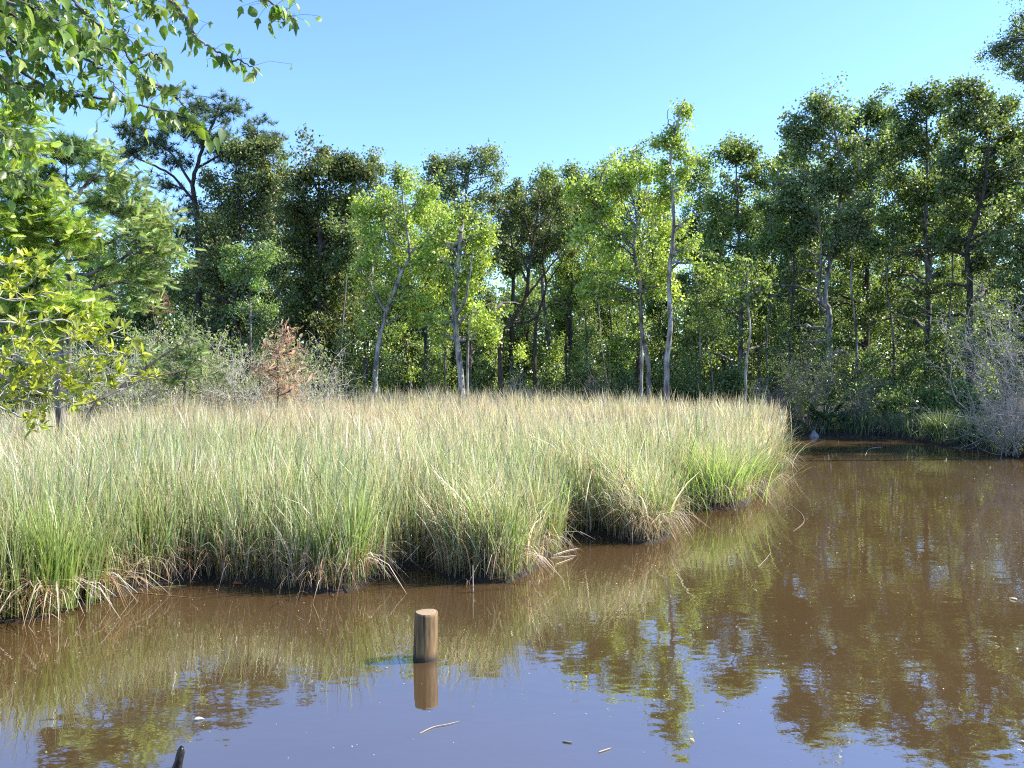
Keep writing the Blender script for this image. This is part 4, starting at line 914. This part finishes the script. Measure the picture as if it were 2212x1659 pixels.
reed([(270, 1274), (360, 1262), (420, 1260)], .005, 'grey reed lying closest to the dark bank at left', (.4, .36, .28))
reed([(1195, 1202), (1225, 1192), (1255, 1186)], .007, 'upper bleached stalk lying out from the bank corner', (.6, .52, .4))
reed([(1190, 1207), (1220, 1205), (1245, 1202)], .007, 'middle bleached stalk lying out from the bank corner', (.58, .5, .4))
reed([(1200, 1222), (1222, 1214), (1240, 1207)], .006, 'lower reddish stalk lying out from the bank corner', (.5, .36, .25))
reed([(1640, 1228), (1655, 1212), (1668, 1195)], .0045, 'zigzag pale stick on the open water right of the marsh tip', (.36, .30, .23), name='floating_stick', group=None, cat='stick')
reed([(1705, 1090), (1732, 1110), (1738, 1130), (1715, 1150)], .006, 'hooked stalk bent into the water off the right tip', (.32, .25, .17))
reed([(1870, 985), (1880, 970), (1905, 966)], .008, 'pale forked stick lying near the far bank', (.5, .44, .38), name='floating_stick', group=None, cat='stick')
reed([(1700, 955), (1730, 957), (1755, 962)], .008, 'bleached stalk reaching from the marsh across the channel mouth', (.52, .45, .36))
g = G(1022, 1282)
mb = MB(); tubes(mb, np.array([[[g[0], g[1], -.1], [g[0] - .003, g[1] + .01, .1], [g[0] - .006, g[1] + .02, .3]]]), np.array([[.006, .006, .004]]), 6, (.55, .5, .4))
tag(mb.build('upright_reed', M_reed, None, (g[0], g[1], 0)), 'single straight pale reed standing upright in the water right above the post', 'reed')
def float_leaf(u, v, L, az, col, label):
    g = G(u, v); mb = MB()
    inst(mb, OVATE, np.array([[g[0], g[1], .012]]), np.array([[math.cos(az), math.sin(az), .05]]), np.array([[.1, -.15, 1.]]), L, L * .5, np.array([col]))
    tag(mb.build('floating_leaf', M_dead, None, (g[0], g[1], 0)), label, 'leaf')
float_leaf(1494, 1604, .05, -1.2, (.62, .42, .2), 'small tan curled leaf floating in the blue reflection at right')
float_leaf(414, 1563, .07, .3, (.55, .5, .42), 'pale leaf floating above the black wet stub')
float_leaf(498, 1265, .14, .05, (.45, .09, .05), 'red leaf floating by the dark bank at left')
float_leaf(2203, 1300, .10, 1.9, (.75, .72, .66), 'white curled leaf floating at the right edge of the photo')
mb = MB(); n = 1100
v_ = RS.uniform(960, 1655, n); u_ = RS.uniform(0, 2212, n)
k = RS.random(n) < np.interp(v_, [960, 1150, 1300, 1655], [.9, .8, .6, .12]); k |= (u_ < 800) & (v_ < 1400)
u_, v_ = u_[k], v_[k]; dd = F * H / (v_ - HZ); x = (u_ - 1106) / F * dd; s = sdist(x, dd); k = s < -.1
x, dd = x[k], dd[k]; n = len(x)
L = RS.uniform(.003, .009, n) * np.clip(dd / 6, .8, 2.2)
inst(mb, KITE, np.stack([x, dd, np.full(n, .005)], -1), nrm(np.stack([RS.normal(size=n), RS.normal(size=n) * .5, np.full(n, .05)], -1)), rdir(n, 6), L * 2, L, pal([(.7, .66, .55), (.6, .5, .3), (.5, .55, .3)], n))
q_ = []
for i in range(3, ns - 8):
    A, B = shore[i], shore[i + 1]; n_ = int(np.linalg.norm(B - A) * 12)
    q_.append(A + (B - A) * RS.random(n_)[:, None] + RS.normal(size=(n_, 2)) * .22)
q_ = np.concatenate(q_); sq = sdist(q_[:, 0], q_[:, 1]); q_ = q_[(sq < -.02) & (sq > -.5)]; n_ = len(q_)
blades(mb, np.c_[q_, np.full(n_, .006)], RS.uniform(.06, .4, n_) ** 1.2, RS.uniform(0, 6.3, n_), RS.uniform(.9, 1.0, n_), RS.uniform(.93, 1.0, n_) * 1.0, RS.uniform(.004, .009, n_), pal([(.30, .2, .11), (.42, .33, .2), (.2, .13, .07), (.3, .3, .14)], n_), 4, face=None)
tag(mb.build('floating_specks', M_dead), 'tiny pale specks of seed and debris scattered over the water', 'debris', kind='stuff')

# ------------------------------------------------------------------ overhanging branch, top left
def near_plant(name, label, cat, trunk_pts, r0, d0, twigs, leaf, twigcol_mat, leafmat):
    base = np.array(trunk_pts[0], float); root = thing(name, base, label, cat)
    wb = MB(); lb = MB(); tp = smooth_path(trunk_pts, 24)
    tubes(wb, tp[None], np.linspace(r0, r0 * .4, 24)[None], 10)
    for tw in twigs:
        uv = tw[0]; d = tw[1]; hub = tw[2] if len(tw) > 2 else True
        pts = np.array([P(u, v, d + .10 * i * tw[3] if len(tw) > 3 else d) for i, (u, v) in enumerate(uv)])
        if hub:
            k = np.argmin(np.linalg.norm(tp[6:] - pts[0] - np.array([0, 0, -.4]), axis=1)) + 6
            st = tp[k]; pts = np.vstack([st, (st + pts[0]) / 2 + np.array([0, 0, .12]), pts])
        n = 6 * len(pts); q = smooth_path(pts, n); q[2:] += RS.normal(size=(n - 2, 3)) * .004
        r = np.linspace(.013 if hub else .006, .0022, n); r[-6:] = np.linspace(r[-6], .0012, 6)
        tubes(wb, q[None], r[None], 5)
        leaf(wb, lb, q, n)
    wb.build('branches', twigcol_mat, root, base, smooth=True); lb.build('leaves', leafmat, root, base)
    return root
LEAFG = [(.14, .22, .04), (.19, .28, .055), (.10, .17, .04), (.27, .35, .08), (.19, .25, .11)]
def droop_leaf(wb, lb, q, n):
    vis = q[int(n * .18):]
    L_ = np.linalg.norm(np.diff(vis, axis=0), axis=1).sum(); m_ = int(L_ / .0130)
    t = np.sort(RS.random(m_)) * (len(vis) - 1.001); i = t.astype(int); p = vis[i] + (vis[i + 1] - vis[i]) * (t - i)[:, None]
    # some stand on short side twigs
    side = RS.normal(size=(m_, 3)) * np.array([.07, .06, .035]); ss = RS.random(m_) < .65
    pe = p + np.where(ss[:, None], side, side * .12) + np.array([0, 0, -.004])
    tubes(wb, bez(p, pe, 3, .1, .05), np.tile([.0012, .001, .0008], (m_, 1)), 3)
    ax = nrm(RS.normal(size=(m_, 3)) * np.array([.45, .45, .28]) + np.array([.16, 0, -.9])); nr = rdir(m_) + np.array([.3, -.25, .3])
    L = RS.uniform(.040, .084, m_); half = RS.random(m_) < .3
    for msk, T in ((half, OVATE), (~half, LOBED)):
        inst(lb, T, pe[msk], ax[msk], nr[msk], L[msk], L[msk] * .62, pal(LEAFG, msk.sum(), [2, 2, 2, 1, 1], .2))
T_ = [([(-40, 20), (0, 60), (40, 140), (90, 185), (150, 210), (210, 215), (280, 225), (340, 240), (400, 255), (436, 275)], 3.6),
      ([(-60, 30), (20, 55), (90, 80), (170, 120), (225, 155), (250, 185), (285, 220)], 3.4), ([(120, -40), (170, 10), (205, 50), (255, 90), (290, 140), (320, 175), (352, 200)], 3.7),
      ([(300, -60), (360, -10), (385, 15), (410, 50), (430, 85), (465, 110), (500, 130), (540, 146), (558, 172)], 3.9), ([(500, -70), (545, -25), (580, 5), (612, 30), (642, 50)], 3.9),
      ([(250, -60), (300, -20), (325, 10), (348, 32)], 3.5), ([(0, -40), (60, -10), (130, 60), (190, 100), (262, 118)], 3.3), ([(-60, 110), (-20, 130), (30, 190), (78, 232)], 3.2),
      ([(180, -60), (220, -30), (245, 20), (270, 60), (290, 105)], 3.6), ([(-60, -30), (0, 0), (80, 30), (160, 62), (210, 95)], 3.2), ([(-70, 60), (-20, 80), (50, 100), (110, 150), (140, 200)], 3.4),
      ([(60, -70), (110, -30), (150, 20), (180, 70), (215, 130)], 3.8), ([(-70, -10), (0, 20), (60, 60), (100, 110)], 3.0), ([(20, -60), (70, 0), (110, 40), (150, 80)], 2.9), ([(-60, 150), (-10, 170), (40, 185), (120, 195), (190, 205)], 3.5),
      ([(330, 180), (360, 195), (376, 200), (395, 225), (430, 268)], 3.65, False), ([(290, 140), (330, 120), (350, 128), (356, 140)], 3.7, False), ([(-60, 300), (-20, 290), (20, 300), (45, 330)], 3.2), ([(-60, 370), (0, 370), (50, 385), (80, 400), (130, 410)], 4.2)]
near_plant('overhanging_tree', 'leafy branch with drooping pointed leaves hanging into the top left corner', 'tree', [(-4.3, 3.0, .1), (-4.2, 3.1, 1.6), (-4.0, 3.3, 3.2), (-3.6, 3.4, 4.2), (-3.1, 3.5, 4.7), (-2.2, 3.6, 5.1)], .11, 3.5, T_, droop_leaf, M_grey, M_leaf)

# ------------------------------------------------------------------ yellow-green shrub, left foreground
SHR = [(.37, .39, .05), (.45, .45, .08), (.29, .32, .04), (.17, .20, .04)]
def whorl(wb, lb, q, n):
    vis = q[int(n * .22):]; nn = len(vis)
    m_ = max(3, int(np.linalg.norm(np.diff(vis, axis=0), axis=1).sum() / .068))
    k = RS.integers(0, nn - 1, m_); k[-1] = nn - 1
    p = vis[k]; tip = p + RS.normal(size=(m_, 3)) * np.array([.09, .12, .05]) + np.array([.03, 0, .05]); tip[-1] = p[-1] + np.array([.01, 0, .01])
    tubes(wb, bez(p, tip, 4, .15, .05), np.tile([.003, .0025, .002, .0016], (m_, 1)), 4)
    c = 8; rep = np.repeat(np.arange(m_), c); N = len(rep)
    d0 = nrm(tip - p + np.array([.02, 0, .06]))[rep]
    ax = nrm(d0 * .6 + RS.normal(size=(N, 3)) * .62); nr = rdir(N, 1.2)
    L = RS.uniform(.04, .088, N)
    inst(lb, OVATE, tip[rep] + RS.normal(size=(N, 3)) * .008, ax, nr, L, L * .36, pal(SHR, N, [2, 2, 2, 1], .18))
S_ = [([(-80, 720), (0, 755), (70, 785), (110, 815), (150, 825), (210, 828), (242, 842)], 5.0), ([(70, 785), (140, 765), (200, 745), (250, 708)], 5.0, False), ([(-80, 790), (-30, 800), (40, 830), (120, 860), (190, 870), (240, 850), (280, 835), (315, 812)], 5.2),
      ([(-60, 860), (0, 880), (50, 905), (62, 928)], 4.8), ([(-80, 680), (-20, 690), (60, 700), (120, 692), (180, 700), (246, 708)], 5.3), ([(-80, 630), (-20, 640), (40, 650), (95, 636)], 5.1), ([(-80, 560), (-20, 570), (30, 572), (60, 560)], 5.0), 
      ([(-60, 760), (20, 775), (90, 790), (150, 785), (205, 765), (255, 770), (275, 765)], 5.1), ([(-60, 820), (20, 815), (80, 840), (150, 850), (170, 870)], 5.0), ([(40, 830), (90, 820), (160, 800), (220, 790)], 5.2, False), ([(-60, 600), (0, 612), (50, 620), (80, 600)], 5.4), ([(-60, 730), (10, 725), (70, 735), (130, 735), (170, 720)], 5.2), ([(-60, 850), (0, 850), (60, 868), (130, 880), (165, 875)], 5.1)]
near_plant('leafy_shrub', 'yellow-green shrub with whorled leaves on thin branches reaching in from the left', 'shrub', [(-5.3, 5.2, .1), (-5.2, 5.2, 1.2), (-5.0, 5.2, 2.2), (-4.9, 5.2, 3.0), (-4.8, 5.2, 3.6)], .06, 5.0, S_, whorl, M_twig, M_leaf)
mb = MB(); 
for a_, d1, d2 in (([(215, 862), (260, 838), (330, 815), (402, 800)], 21, 23), ([(313, 797), (350, 770), (394, 742)], 22, 22.6)):
    pts = np.array([P(u, v, d1 + (d2 - d1) * i / 3) for i, (u, v) in enumerate(a_)]); q = smooth_path(pts, 16)
    if a_[0][0] == 215: q0 = q; 
    else: q = np.vstack([q0[5:6], q])[:16]
    tubes(mb, q[None], np.linspace(.05, .02, 16)[None], 6)
gx, gy = P(180, 900, 20.5)[0], 20.5
q = smooth_path([(gx, gy, gz(gx, gy) - .05), tuple((np.array([gx, gy, .1]) + q0[0]) / 2 + np.array([-.1, 0, .3])), tuple(q0[0])], 14)
tubes(mb, q[None], np.linspace(.08, .05, 14)[None], 6)
tag(mb.build('dead_branch', M_dark, None, (gx, gy, 0), smooth=True), 'dark leafless forked branch slanting up right beyond the yellow-green shrub', 'branch')
